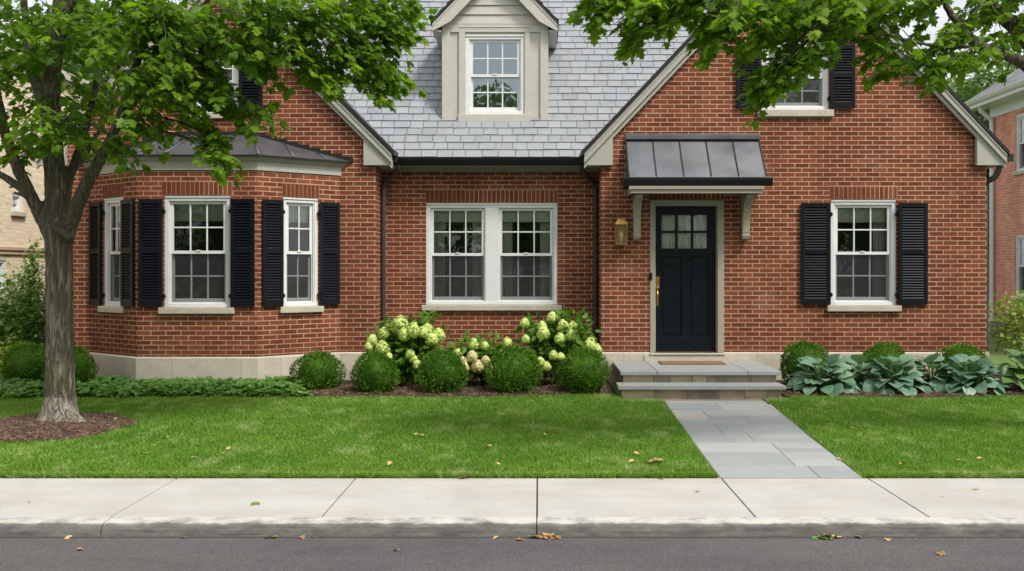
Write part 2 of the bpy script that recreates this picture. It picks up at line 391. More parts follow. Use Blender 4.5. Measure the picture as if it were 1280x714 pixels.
def world_loc(o):
    v = Vector(o.location)
    while o.parent: o = o.parent; v += Vector(o.location)
    return v
def adopt(o, parent):
    # meshes are written in world coordinates; keep them there under a parent that stands at its own base
    o.parent = parent
    w = Vector((0, 0, 0)); q = parent
    while q:
        w += Vector(q.location) if q.type == 'EMPTY' else Vector((0, 0, 0)); q = q.parent
    if parent.type == 'EMPTY' and not getattr(parent, 'local_build', False):
        o.matrix_parent_inverse = Matrix.Translation(-w) if parent.get('_abs') else Matrix.Identity(4)
def tag(o, label=None, cat=None, group=None, kind=None):
    if label: o['label'] = label
    if cat: o['category'] = cat
    if group: o['group'] = group
    if kind: o['kind'] = kind
    return o
def empty(name, loc, label, cat, group=None, absolute=True):
    o = bpy.data.objects.new(name, None); COL.objects.link(o); o.location = loc; o.empty_display_size = .1
    if absolute: o['_abs'] = 1
    return tag(o, label, cat, group)
def copy_tree(o, parent=None):
    c = o.copy(); COL.objects.link(c)
    if parent: c.parent = parent; c.matrix_parent_inverse = o.matrix_parent_inverse.copy()
    for ch in list(o.children): copy_tree(ch, c)
    return c

def leaves(name, tv, tf, R, T, mats, tint, parent=None, extra=None, smooth=False):
    """tv template verts (k,3); tf faces; R (N,3,3) with scale; T (N,3); tint (N,). extra: MB of twigs with material slot 1"""
    tv = np.asarray(tv, float); N = len(T); k = len(tv)
    V = (np.einsum('nij,kj->nki', R, tv)+T[:, None, :]).reshape(-1, 3)
    lt = np.array([len(f) for f in tf]); fl = np.concatenate([np.array(f) for f in tf])
    loops = (np.arange(N)[:, None]*k+fl[None, :]).reshape(-1)
    tot = np.tile(lt, N); tn = np.repeat(tint, k); mi = np.zeros(len(tot), int)
    if extra and extra.v:
        ev = np.array(extra.v); off = len(V); V = np.vstack([V, ev])
        loops = np.concatenate([loops, np.concatenate([np.array(f)+off for f in extra.f])])
        el = np.array([len(f) for f in extra.f]); tot = np.concatenate([tot, el]); mi = np.concatenate([mi, np.array(extra.mi)+1])
        tn = np.concatenate([tn, np.full(len(ev), .5)])
    me = bpy.data.meshes.new(name)
    me.vertices.add(len(V)); me.vertices.foreach_set('co', V.astype(np.float32).ravel())
    me.loops.add(len(loops)); me.loops.foreach_set('vertex_index', loops.astype(np.int32))
    st = np.concatenate([[0], np.cumsum(tot)[:-1]])
    me.polygons.add(len(tot)); me.polygons.foreach_set('loop_start', st.astype(np.int32)); me.polygons.foreach_set('loop_total', tot.astype(np.int32))
    for m in (mats if isinstance(mats, (list, tuple)) else [mats]): me.materials.append(m)
    me.polygons.foreach_set('material_index', mi.astype(np.int32))
    a = me.attributes.new('tint', 'FLOAT', 'POINT'); a.data.foreach_set('value', tn.astype(np.float32))
    if smooth: me.polygons.foreach_set('use_smooth', np.ones(len(tot), bool))
    me.update(calc_edges=True); me.validate()
    o = bpy.data.objects.new(name, me); COL.objects.link(o)
    if parent: adopt(o, parent)
    return o
def frames(axis, normal, size):
    """rotation matrices: local y -> axis, local z ~ normal, scaled"""
    a = axis/np.linalg.norm(axis, axis=1, keepdims=True)
    n = normal-(normal*a).sum(1, keepdims=True)*a
    n /= np.linalg.norm(n, axis=1, keepdims=True)+1e-9
    x = np.cross(a, n)
    return np.stack([x, a, n], axis=2)*np.asarray(size).reshape(-1, 1, 1)
def unit(v): return v/(np.linalg.norm(v, axis=1, keepdims=True)+1e-9)

half = [(0, 0), (.10, -.06), (.36, -.03), (.29, .13), (.40, .22), (.58, .44), (.42, .44), (.25, .48), (.26, .60), (.30, .76), (.14, .78), (0, 1.02)]
MAPLE_V = [(x, y, -.18*x-.16*y*y) for x, y in half]+[(-x, y, -.18*x-.16*y*y) for x, y in half[1:-1]]
nh = len(half)
MAPLE_F = [tuple(range(nh)), tuple([0]+[nh-1]+list(range(nh+nh-3, nh-1, -1)))]
OVAL_V = [(0, 0, 0), (.26, .28, .05), (.24, .62, .03), (0, 1, -.08), (-.24, .62, .03), (-.26, .28, .05), (0, .45, -.03)]
OVAL_F = [(0, 1, 2, 6), (6, 2, 3), (0, 6, 4, 5), (6, 3, 4)]
DIA_V = [(0, 0, 0), (.32, .5, .06), (0, 1, -.05), (-.32, .5, .06)]
DIA_F = [(0, 1, 2), (0, 2, 3)]

# ------------------------------------------------------------------ walls
def wall(mb, A, B, z0, z1, holes, thick=.22, u0=0.0, top=None, v0=0.0):
    """brick sheet from A to B (outward normal on the right of A->B seen from above ... chosen so that -y faces out for +x runs)
       holes (u_a,u_b,z_a,z_b); top: function u->z giving a sloped top (gable) above z1"""
    A = Vector(A); B = Vector(B); L = (B-A).length; d = (B-A)/L; n = Vector((d.y, -d.x))
    def w(u, z, b=0.0):
        p = A+d*u-n*b; return (p.x, p.y, z)
    def q(u1, u2, za, zb, b=0):
        if u2-u1 < 1e-4 or zb-za < 1e-4: return
        mb.quad(w(u1, za, b), w(u2, za, b), w(u2, zb, b), w(u1, zb, b), [(u0+u1, za-v0), (u0+u2, za-v0), (u0+u2, zb-v0), (u0+u1, zb-v0)])
    us = sorted({0.0, L, *[h[0] for h in holes], *[h[1] for h in holes]})
    zs = sorted({z0, z1, *[h[2] for h in holes if h[2] < z1], *[h[3] for h in holes if h[3] < z1]})
    for b in (0, thick):
        for i in range(len(us)-1):
            for j in range(len(zs)-1):
                cu, cz = (us[i]+us[i+1])/2, (zs[j]+zs[j+1])/2
                if any(h[0] < cu < h[1] and h[2] < cz < h[3] for h in holes): continue
                q(us[i], us[i+1], zs[j], zs[j+1], b)
    for ua, ub, za, zb in holes:
        for (p1, p2, uvq) in (((ua, za), (ua, zb), 0), ((ub, zb), (ub, za), 0), ((ub, za), (ua, za), 1), ((ua, zb), (ub, zb), 1)):
            a_, b_ = w(*p1), w(*p2); c_, d_ = w(*p2, thick), w(*p1, thick)
            if uvq == 0: uv = [(u0+p1[0], p1[1]-v0), (u0+p2[0], p2[1]-v0), (u0+p2[0]+thick, p2[1]-v0), (u0+p1[0]+thick, p1[1]-v0)]
            else: uv = [(u0+p1[0], p1[1]-v0), (u0+p2[0], p2[1]-v0), (u0+p2[0], p2[1]-v0+thick), (u0+p1[0], p1[1]-v0+thick)]
            mb.quad(a_, b_, c_, d_, uv)
    if top:
        tan, apex_u, apex_z = top
        hz = sorted({z1, apex_z, *[h[2] for h in holes if h[2] > z1], *[h[3] for h in holes if h[3] > z1]})
        lo = lambda z: max(0.0, apex_u-(apex_z-z)/tan); hi = lambda z: min(L, apex_u+(apex_z-z)/tan)
        for b in (0, thick):
            for j in range(len(hz)-1):
                za, zb = hz[j], hz[j+1]; cz = (za+zb)/2
                segs = []; hh = [h for h in holes if h[2] < cz < h[3]]
                if hh: segs = [((lo(za), lo(zb)), (hh[0][0],)*2), ((hh[0][1],)*2, (hi(za), hi(zb)))]
                else: segs = [((lo(za), lo(zb)), (hi(za), hi(zb)))]
                for (l1, l2), (r1, r2) in segs:
                    mb.quad(w(l1, za, b), w(r1, za, b), w(r2, zb, b), w(l2, zb, b), [(u0+l1, za-v0), (u0+r1, za-v0), (u0+r2, zb-v0), (u0+l2, zb-v0)])

def frame_xf(O, d, ):
    d = Vector(d).normalized(); n = Vector((d.y, -d.x)); O = Vector(O)
    return lambda p: (O.x+d.x*p[0]-n.x*p[1], O.y+d.y*p[0]-n.y*p[1], p[2])

def sash_unit(xf, a0, a1, z0, z1, cols, zm, meet=True):
    """double-hung sashes between a0..a1; returns upper and lower MBs and glass/screen MBs"""
    up, lo, gl, sc = MB(xf), MB(xf), MB(xf), MB(xf)
    st = .042
    for mb, za, zb, b0, b1 in ((up, zm-.022, z1, .052, .086), (lo, z0, zm+.022, .088, .122)):
        bot = .065 if mb is lo else .042
        mb.box(a0, a0+st, b0, b1, za, zb); mb.box(a1-st, a1, b0, b1, za, zb)
        mb.box(a0+st, a1-st, b0, b1, zb-.042, zb); mb.box(a0+st, a1-st, b0, b1, za, za+bot)
        g0, g1, h0, h1 = a0+st, a1-st, za+bot, zb-.042
        for i in range(1, cols):
            c = g0+(g1-g0)*i/cols; mb.box(c-.0095, c+.0095, b0+.004, b1-.006, h0, h1)
        c = (h0+h1)/2; mb.box(g0, g1, b0+.0055, b1-.0045, c-.0095, c+.0095)
        bg = b0+.018
        gl.quad((g0-.003, bg, h0-.003), (g1+.003, bg, h0-.003), (g1+.003, bg, h1+.003), (g0-.003, bg, h1+.003))
    # lock on the meeting rail
    c = (a0+a1)/2; up.box(c-.03, c+.03, .04, .0525, zm+.012, zm+.03)
    sc.quad((a0+.012, .066, z0+.01), (a1-.012, .066, z0+.01), (a1-.012, .066, zm-.022), (a0+.012, .066, zm-.022))
    lo.box(a0, a0+.014, .055, .075, z0, zm-.022); lo.box(a1-.014, a1, .055, .075, z0, zm-.022); lo.box(a0+.014, a1-.014, .055, .075, z0, z0+.016)
    return up, lo, gl, sc

def curtain_mb(xf, a0, a1, b, z0, z1, amp=.02, waves=5, k=40):
    mb = MB(xf); pts = []
    for i in range(k+1):
        a = a0+(a1-a0)*i/k; y = b+amp*math.sin(2*PI*waves*i/k)+.4*amp*math.sin(2*PI*waves*2.3*i/k)
        pts += [(a, y, z0), (a, y, z1)]
    mb.add(pts, [(2*i, 2*i+2, 2*i+3, 2*i+1) for i in range(k)]); return mb

def window(parent, O, d, w, z0, z1, cols=3, sill=.06, units=1, mull=.19, blind=.25, curtains=(), sillz=.085, screen=True, label=None, zm=None, sash_w=.052, sill_on=True, glass='glass'):
    """O: centre of the opening on the wall face; z0 casing bottom, z1 casing top"""
    xf = frame_xf(O, d); a0, a1 = -w/2, w/2
    ca = MB(xf); fw = sash_w
    ca.box(a0, a0+fw, .018, .15, z0, z1); ca.box(a1-fw, a1, .018, .15, z0, z1)
    ca.box(a0+fw, a1-fw, .018, .15, z1-fw-.02, z1); ca.box(a0+fw, a1-fw, .012, .15, z0, z0+fw)
    # head drip moulding and stepped stop
    ca.box(a0+.004, a1-.004, .004, .0175, z1-.03, z1-.004)
    for (p, q) in ((a0+fw, a0+fw+.016), (a1-fw-.016, a1-fw)): ca.box(p, q, .03, .15, z0+fw, z1-fw-.02)
    spans = []
    if units == 2:
        ca.box(-mull/2, mull/2, .018, .15, z0+fw, z1-fw-.02); ca.box(-mull/2-.014, -mull/2, .03, .15, z0+fw, z1-fw-.02); ca.box(mull/2, mull/2+.014, .03, .15, z0+fw, z1-fw-.02)
        spans = [(a0+fw+.016, -mull/2-.014), (mull/2+.014, a1-fw-.016)]
    else: spans = [(a0+fw+.016, a1-fw-.016)]
    root = ca.build('window', MT['white'], parent, bevel=.004)
    if label: root['label'] = label
    s0, s1 = z0+fw, z1-fw-.02; zm = zm or (s0+s1)/2
    for (p, q) in spans:
        up, lo, gl, sc = sash_unit(xf, p, q, s0, s1, cols, zm)
        up.build('sash', MT['white'], root, bevel=.003); lo.build('sash', MT['white'], root, bevel=.003)
        gl.build('glass', MT[glass], root, fixn=False)
        if screen: sc.build('insect_screen', MT['screen'], root, fixn=False)
        if blind:
            b = MB(xf); n = 7
            for i in range(n):   # soft roman folds
                zt = s1-.005-blind*i/n; b.box(p+.01, q-.01, .137+.006*(i % 2), .149+.006*(i % 2), zt-blind/n, zt)
            b.build('blind', MT['blind'], root)
        for side in curtains:
            wd = (q-p)*.24
            c = curtain_mb(xf, *((p-.02, p+wd) if side == 'l' else (q-wd, q+.02)), .23, s0-.1, s1+.02)
            c.build('curtain', MT['curtain'], root, smooth=True, fixn=False)
    if sill_on:
        sl = MB(xf); sl.box(a0-sill, a1+sill, -.055, .16, z0-sillz, z0-.002)
        sl.build('sill', MT['sillstone'], root, bevel=.008)
    return root

def shutter(parent, O, d, w, z0, z1, proud=.012):
    """O: left edge on wall face"""
    xf = frame_xf(O, d); m = MB(xf); b0, b1 = -proud-.036, -proud; st = .047
    m.box(0, st, b0, b1, z0, z1); m.box(w-st, w, b0, b1, z0, z1)
    zmid = z0+(z1-z0)*.52
    for za, zb in ((z0, z0+.085), (zmid-.035, zmid+.035), (z1-.06, z1)): m.box(st, w-st, b0, b1, za, zb)
    for za, zb in ((z0+.085, zmid-.035), (zmid+.035, z1-.06)):
        n = int((zb-za)/.036); p = (zb-za)/n
        for i in range(n):
            c = za+p*(i+.5)
            m.add([(st, b0+.003, c-.021), (w-st, b0+.003, c-.021), (w-st, b1-.004, c+.014), (st, b1-.004, c+.014),
                   (st, b0+.003, c-.013), (w-st, b0+.003, c-.013), (w-st, b1-.004, c+.022), (st, b1-.004, c+.022)],
                  [(0, 1, 2, 3), (4, 7, 6, 5), (0, 4, 5, 1), (2, 6, 7, 3)])
    m.box(st, w-st, b1-.004, b1-.001, z0+.08, z1-.055)
    o = m.build('shutter', MT['black'], parent, bevel=.003)
    hg = MB(xf)
    return o

def hinges(parent, xf, a, zs):
    for z in zs:
        m = MB(xf); m.box(a-.022, a+.022, -.03, .02, z-.02, z+.02); m.tube([(a, -.032, z-.03), (a, -.032, z+.03)], .009, 6)
        m.build('hinge', MT['black'], parent)

# ------------------------------------------------------------------ HOUSE
YW, YC = 14.5, 15.05
XL0, XL1, XR0, XR1 = -6.83, -2.30, .884, 6.342
ZB = .555; BACK = 22.5
house = empty('brick_house', (0, YW, .14), 'red brick house with slate roof, black shutters, corner bay and dark front door', 'house')
ZS0, ZS1 = 1.213, 2.712     # casing bottom / top of every ground-floor window
EZ = 3.19                   # soffit height

lapex = ((XL0+XL1)/2, 3.386+(XL1-XL0+.54)/2*1.0)
rapex = ((XR0+XR1)/2, 3.386+(XR1-XR0+.54)/2*1.06)
# left wing front wall (opening behind the bay leads into the room)
gw = .62                      # gable window width (left)
lwin_c = X(271, YW); lwz0, lwz1 = H+(338-141)/88.28, H+(338-60)/88.28
mb = MB(); wall(mb, (XL0, YW), (XL1, YW), ZB, EZ, [(-6.15-XL0, -3.0-XL0, ZB+.3, 2.9), (lwin_c-gw/2-XL0, lwin_c+gw/2-XL0, lwz0, lwz1)],
                top=(1.0, lapex[0]-XL0, lapex[1]-.09))
wall(mb, (XL1, YW), (XL1, YC), ZB, 3.3, [], u0=.1)
mb.build('wing_wall', MT['brick'], house)
# right wing
DX0, DX1, DZ0, DZ1 = 1.58, 2.625, .543, 2.707
rw_c = X(1079.5, YW); rw_w = (1120.5-1038.8)/88.28
rg_c = X(994, YW); rg_w = 84/88.28; rgz0, rgz1 = H+(338-137.5)/88.28, H+(338-52)/88.28
mb = MB(); wall(mb, (XR0, YW), (XR1, YW), ZB, EZ, [(DX0-XR0, DX1-XR0, ZB-.001, DZ1), (rw_c-rw_w/2-XR0, rw_c+rw_w/2-XR0, ZS0, ZS1), (rg_c-rg_w/2-XR0, rg_c+rg_w/2-XR0, rgz0, rgz1)],
                top=(1.06, rapex[0]-XR0, rapex[1]-.09), u0=.06)
wall(mb, (XR0, YC), (XR0, YW), ZB, 3.3, [], u0=.1)
wall(mb, (XR1, YW), (XR1, BACK), ZB, EZ+.1, [], u0=.07)
mb.build('wing_wall', MT['brick'], house)
# centre wall
cw_c = X((532.4+697)/2, YC); cw_w = (697-532.4)/85.05
mb = MB(); wall(mb, (XL1, YC), (XR0, YC), ZB, 3.32, [(cw_c-cw_w/2-XL1, cw_c+cw_w/2-XL1, ZS0-.01, ZS1-.01)], u0=.03)
mb.build('centre_wall', MT['brick'], house)
# rear and left side
mb = MB(); wall(mb, (XR1, BACK), (XL0, BACK), .14, EZ+.1, []); wall(mb, (XL0, BACK), (XL0, YW), ZB, EZ+.1, [], u0=.05)
mb.build('rear_wall', MT['brick'], house)
# bay
BF, BD = 13.70, .80
bx0, bx1 = -5.364, -3.758; bl, br = -6.343, -2.82
bz1 = 3.05
RL = math.hypot(br-bx1, BD); LL = math.hypot(bx0-bl, BD)
fwin_c, fwin_w = X(246.5, BF), .889
rt0, rt1 = .30*RL, .735*RL
lt0, lt1 = LL-.735*RL, LL-.30*RL
mb = MB()
wall(mb, (bx0, BF), (bx1, BF), ZB, bz1+.1, [(fwin_c-fwin_w/2-bx0, fwin_c+fwin_w/2-bx0, ZS0, ZS1)], u0=.02)
wall(mb, (bx1, BF), (br, YW), ZB, bz1+.1, [(rt0, rt1, ZS0, ZS1)], u0=.02+bx1-bx0)
wall(mb, (bl, YW), (bx0, BF), ZB, bz1+.1, [(lt0, lt1, ZS0, ZS1)], u0=.02-LL)
mb.build('bay_wall', MT['brick'], house)

# limestone base: prisms following the plan, chamfered top
def base_run(mb, A, B, zt, zb=.02, proud=.03, ch=.02, ext0=0, ext1=0, u0=0, depth=.2):
    A = Vector(A); B = Vector(B); d = (B-A).normalized(); n = Vector((d.y, -d.x)); L = (B-A).length
    def w(u, o, z): p = A+d*u+n*o; return (p.x, p.y, z)
    a, b = -ext0, L+ext1
    zu = zt-.0645*0
    mb.quad(w(a, proud, zb), w(b, proud, zb), w(b, proud, zt-ch), w(a, proud, zt-ch), [(u0+a, zb-.245), (u0+b, zb-.245), (u0+b, zt-ch-.245), (u0+a, zt-ch-.245)])
    mb.quad(w(a, proud, zt-ch), w(b, proud, zt-ch), w(b, -.01, zt), w(a, -.01, zt), [(u0+a, .3), (u0+b, .3), (u0+b, .31-.006), (u0+a, .31-.006)])
    if not ext0: mb.quad(w(a, proud, zb), w(a, proud, zt-ch), w(a, -depth, zt-ch), w(a, -depth, zb), [(u0, zb-.245), (u0, zt-.245), (u0+.2, zt-.245), (u0+.2, zb-.245)])
    if not ext1: mb.quad(w(b, proud, zb), w(b, proud, zt-ch), w(b, -depth, zt-ch), w(b, -depth, zb), [(u0, zb-.245), (u0, zt-.245), (u0+.2, zt-.245), (u0+.2, zb-.245)])
mb = MB()
tq = .03*math.tan(math.atan2(BD, br-bx1)/2)
base_run(mb, (XL0, YW), (bl, YW), ZB, ext0=.03)
base_run(mb, (bl, YW), (bx0, BF), ZB, ext1=tq, u0=.4)
base_run(mb, (bx0, BF), (bx1, BF), ZB, ext0=tq, ext1=tq, u0=.93)
base_run(mb, (bx1, BF), (br, YW), ZB, ext0=tq, u0=2.0)
base_run(mb, (br, YW), (XL1, YW), ZB, ext1=.03, u0=3.3)
base_run(mb, (XL1, YW), (XL1, YC), ZB, ext0=.03, u0=4.0)
base_run(mb, (XL1, YC), (XR0, YC), ZB, u0=.2)
base_run(mb, (XR0, YC), (XR0, YW), ZB, ext1=.03, u0=.2)
base_run(mb, (XR0, YW), (DX0-.001, YW), ZB, ext0=.03, u0=.15)
base_run(mb, (DX1+.001, YW), (XR1, YW), ZB, ext1=.03, u0=0)
base_run(mb, (XR1, YW), (XR1, BACK), ZB, ext0=.03, u0=.5)
base_run(mb, (XL0, BACK), (XL0, YW), ZB, ext1=.03, u0=.5)
mb.build('stone_base', MT['limestone'], house, fixn=False)
# threshold block under the door
mb = MB(); mb.box(DX0-.088, DX1+.098, YW-.045, YW+.2, .14, DZ0-.03); mb.box(DX0-.01, DX1+.01, YW-.06, YW+.2, DZ0-.028, DZ0-.002)
mb.build('threshold', MT['sillstone'], house, bevel=.006)

# interior: floor, ceiling, rear partition
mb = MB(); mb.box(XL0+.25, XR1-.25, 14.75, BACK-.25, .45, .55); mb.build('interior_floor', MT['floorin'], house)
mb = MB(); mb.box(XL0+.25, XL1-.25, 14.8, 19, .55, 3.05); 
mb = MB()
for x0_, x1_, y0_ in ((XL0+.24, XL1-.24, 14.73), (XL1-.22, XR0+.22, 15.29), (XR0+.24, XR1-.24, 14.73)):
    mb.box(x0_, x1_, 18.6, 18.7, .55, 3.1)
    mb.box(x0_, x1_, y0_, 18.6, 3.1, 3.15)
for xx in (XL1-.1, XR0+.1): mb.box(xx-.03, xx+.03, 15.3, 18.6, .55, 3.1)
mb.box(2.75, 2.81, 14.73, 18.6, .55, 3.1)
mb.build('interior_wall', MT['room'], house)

# windows -----------------------------------------------------------
EX = (1, 0)
w_front = window(house, (fwin_c, BF), EX, fwin_w, ZS0, ZS1, 3, blind=.26)
dr = (br-bx1, BD); dl = (bx0-bl, -BD)
drn = Vector(dr).normalized(); dln = Vector(dl).normalized()
pr = Vector((bx1, BF))+drn*((rt0+rt1)/2); pl = Vector((bl, YW))+dln*((lt0+lt1)/2)
window(house, pr, dr, rt1-rt0, ZS0, ZS1, 2, blind=.26)
window(house, pl, dl, lt1-lt0, ZS0, ZS1, 2, blind=.26)
window(house, (rw_c, YW), EX, rw_w, ZS0, ZS1, 3, blind=.24, curtains=('r',))
window(house, (cw_c, YC), EX, cw_w, ZS0-.01, ZS1-.01, 3, units=2, blind=.2, curtains=('l', 'r'))
window(house, (rg_c, YW), EX, rg_w, rgz0, rgz1, 3, blind=.3, sillz=.10)
window(house, (lwin_c, YW), EX, gw, lwz0, lwz1, 3, blind=.3)
# shutters
sh0, sh1 = 1.225, 2.662
SW = .325
def pair(O, d, w, z0, z1, sw, gap=.012):
    d_ = Vector(d).normalized(); O = Vector(O)
    shutter(house, O-d_*(w/2+gap+sw), d, sw, z0, z1); shutter(house, O+d_*(w/2+gap), d, sw, z0, z1)
    xf = frame_xf(O, d_)
    for s in (-1, 1): hinges(house, xf, s*(w/2+.004), (z1-.16, z0+.14))
pair((fwin_c, BF), EX, fwin_w, sh0, sh1, SW-.01)
pair(pr, dr, rt1-rt0, sh0, sh1, .30)
pair(pl, dl, lt1-lt0, sh0, sh1, .30)
pair((rw_c, YW), EX, rw_w, sh0, sh1, .41, gap=.02)
pair((rg_c, YW), EX, rg_w, rgz0+.02, rgz1-.05, .35)
pair((lwin_c, YW), EX, gw, lwz0+.02, lwz1-.05, .33)

# soldier-course lintels (3 mm proud)
def lintel(O, d, w, z0, h=.185):
    xf = frame_xf(O, d); m = MB(xf)
    n = max(4, round(w/.0645)); 
    m.add([(-w/2, -.003, z0), (w/2, -.003, z0), (w/2, -.003, z0+h), (-w/2, -.003, z0+h)], [(0, 1, 2, 3)], [[(.0, 0), (.0, n*.0645), (.2005, n*.0645), (.2005, 0)]])
    b = [(-w/2, -.003, z0), (w/2, -.003, z0), (w/2, .02, z0), (-w/2, .02, z0)]; m.add(b, [(0, 1, 2, 3)], [[(.02, .01), (.02, w), (.04, w), (.04, .01)]])
    for sx in (-1, 1): m.add([(sx*w/2, -.003, z0), (sx*w/2, -.003, z0+h), (sx*w/2, .02, z0+h), (sx*w/2, .02, z0)], [(0, 1, 2, 3)], [[(.02, .02), (.1, .02), (.1, .03), (.02, .03)]])
    m.add([(-w/2, -.003, z0+h), (w/2, -.003, z0+h), (w/2, .02, z0+h), (-w/2, .02, z0+h)], [(0, 1, 2, 3)], [[(.02, .01), (.02, w), (.04, w), (.04, .01)]])
    m.build('brick_lintel', MT['soldier'], house, fixn=False)
lintel((fwin_c, BF), EX, fwin_w+.05, ZS1+.002); lintel(pr, dr, rt1-rt0+.02, ZS1+.002); lintel(pl, dl, lt1-lt0+.02, ZS1+.002)
lintel((rw_c, YW), EX, rw_w+.03, ZS1+.002); lintel((cw_c, YC), EX, cw_w+.01, ZS1-.008); lintel(((DX0+DX1)/2, YW), EX, DX1-DX0+.02, DZ1+.002)
lintel((rg_c, YW), EX, rg_w+.02, rgz1+.002); lintel((lwin_c, YW), EX, gw+.02, lwz1+.002)

# ------------------------------------------------------------------ roofs
TANM = 1.19; ME_Y, ME_Z = 14.76, 3.335
ang = math.atan(TANM); RIDGE_Y = 18.9; RIDGE_Z = ME_Z+TANM*(RIDGE_Y-ME_Y)
MX0, MX1 = lapex[0], rapex[0]
mb = MB()
for (a, b, za, zb) in ((ME_Y+.02, RIDGE_Y, ME_Z-.03, RIDGE_Z-.03), (2*RIDGE_Y-ME_Y, RIDGE_Y, ME_Z-.03, RIDGE_Z-.03)):
    mb.add([(MX0, a, za), (MX1, a, za), (MX1, b, zb), (MX0, b, zb)], [(0, 1, 2, 3)], tint=.3)
for x in (MX0, MX1): mb.add([(x, ME_Y+.02, ME_Z-.03), (x, 2*RIDGE_Y-ME_Y, ME_Z-.03), (x, RIDGE_Y, RIDGE_Z-.03)], [(0, 1, 2)], tint=.3)
e = .156; nrow = int((RIDGE_Y-ME_Y)/math.cos(ang)/e); ca_, sa_ = math.cos(ang), math.sin(ang)
def rp(x, s, h): return (x, ME_Y+s*ca_-h*sa_, ME_Z+s*sa_+h*ca_)
for r in range(nrow):
    x = MX0-random.random()*.2; s0 = r*e
    while x < MX1:
        wd = random.uniform(.175, .25); x2 = min(x+wd-.0072, MX1)
        if x2-x > .03 and x > MX0-.26:
            xs = max(x, MX0); j = random.uniform(-.004, .004); hh = .017+random.uniform(-.002, .004)
            sl = s0+j; su = s0+e+.02
            t = min(1, max(0, random.gauss(.5, .17)))
            tl = random.uniform(-.002, .002)
            mb.add([rp(xs, sl+tl, hh-.008), rp(x2, sl-tl, hh-.008), rp(x2, sl-tl, hh), rp(xs, sl+tl, hh), rp(x2, su, .0035), rp(xs, su, .0035)],
                   [(0, 1, 2, 3), (3, 2, 4, 5), (0, 3, 5), (1, 4, 2)], tint=t)
        x += wd
mb.box(MX0, MX1, RIDGE_Y-.09, RIDGE_Y+.09, RIDGE_Z-.02, RIDGE_Z+.03, tint=.2)
roof = mb.build('slate_roof', MT['slate'], house, fixn=True)

def wing_roof(x0, x1, apex, tan, y0=14.36, y1=21.5):
    ov = .27; ax, az = apex; L0, R0 = x0-ov, x1+ov; ze = 3.386; th = .06
    m = MB()
    for (xe, s) in ((L0, 1), (R0, -1)):
        m.prism([(xe, ze-th), (ax, az-th), (ax, az), (xe, ze)], 'y', y0, y1, tint=.4)
    r = m.build('wing_roof', MT['bronze'], house)
    # slate courses on both slopes
    m = MB(); sa, ca2 = math.sin(math.atan(tan)), math.cos(math.atan(tan)); Ls = (ax-L0)/ca2; n = int(Ls/.16)
    for (xe, sg) in ((L0, 1), (R0, -1)):
        for k in range(n):
            y = y0+.01-random.random()*.2
            while y < y1:
                wd = random.uniform(.22, .32); ya = max(y, y0+.06); yb = min(y+wd-.006, y1)
                if yb-ya > .02:
                    def q(s, h, yy): return (xe+sg*(s*ca2-h*sa), yy, ze+s*sa+h*ca2+.003)
                    s0 = k*.16; m.add([q(s0, .006, ya), q(s0, .006, yb), q(s0, .016, yb), q(s0, .016, ya), q(s0+.175, .004, yb), q(s0+.175, .004, ya)], [(0, 1, 2, 3), (3, 2, 4, 5), (0, 3, 5), (1, 4, 2)], tint=min(1, max(0, random.gauss(.4, .2))))
                y += wd
    m.build('slate_covering', MT['slate'], r)
    # rake boards: outer barge and inner frieze
    m = MB(); n_ = .13
    for s, xe in ((1, L0), (-1, R0)):
        m.prism([(xe+s*.03, ze-th+.03*tan-.002), (ax, az-th-.002), (ax, az-th-.14), (xe+s*.03+.0, ze-th-.14+.03*tan)], 'y', y0+.02, y0+.055)
        m.prism([(xe+s*.03, ze-th-.145+.03*tan), (ax, az-th-.145), (ax, az-th-.215), (xe+s*.03, ze-th-.215+.03*tan)], 'y', y0+.06, y0+.10)
        m.prism([(xe+s*.03, ze-th-.03+.03*tan), (ax, az-th-.03), (ax, az-th-.05), (xe+s*.03, ze-th-.05+.03*tan)], 'y', y0+.008, y0+.0195)
        # closed soffit behind the boards
        m.prism([(xe+s*.03, ze-th-.1+.03*tan), (ax, az-th-.1), (ax, az-th-.13), (xe+s*.03, ze-th-.13+.03*tan)], 'y', y0+.1005, YW-.002)
    m.build('rake_board', MT['rake'], r, bevel=.003)
    for s, xe, xw in ((1, L0, x0), (-1, R0, x1)):
        m = MB()
        inn = xw+s*.165; outx = xe+s*.05
        z_in = ze-th-.12+(abs(inn-xe))*tan
        m.prism([(outx, EZ), (inn, EZ), (inn, z_in), (outx, ze-th-.12+.05*tan)] if s > 0 else [(inn, EZ), (outx, EZ), (outx, ze-th-.12+.05*tan), (inn, z_in)], 'y', y0+.057, YW-.003)
        # boxed eave running back along the side wall
        xa, xb = sorted((outx, xw-s*.002)); m.box(xa, xb, YW-.001, (y1 if (xw in (XL0, XR1)) else YC+.4), EZ, EZ+.03)
        xa, xb = sorted((outx-s*.001, outx+s*.02)); m.box(xa, xb, YW-.001, (y1 if (xw in (XL0, XR1)) else 14.72), EZ+.031, ze-th+.0)
        m.build('eave_return', MT['rake'], r, bevel=.003)
    return r
lroof = wing_roof(XL0, XL1, lapex, 1.0)
rroof = wing_roof(XR0, XR1, rapex, 1.06)

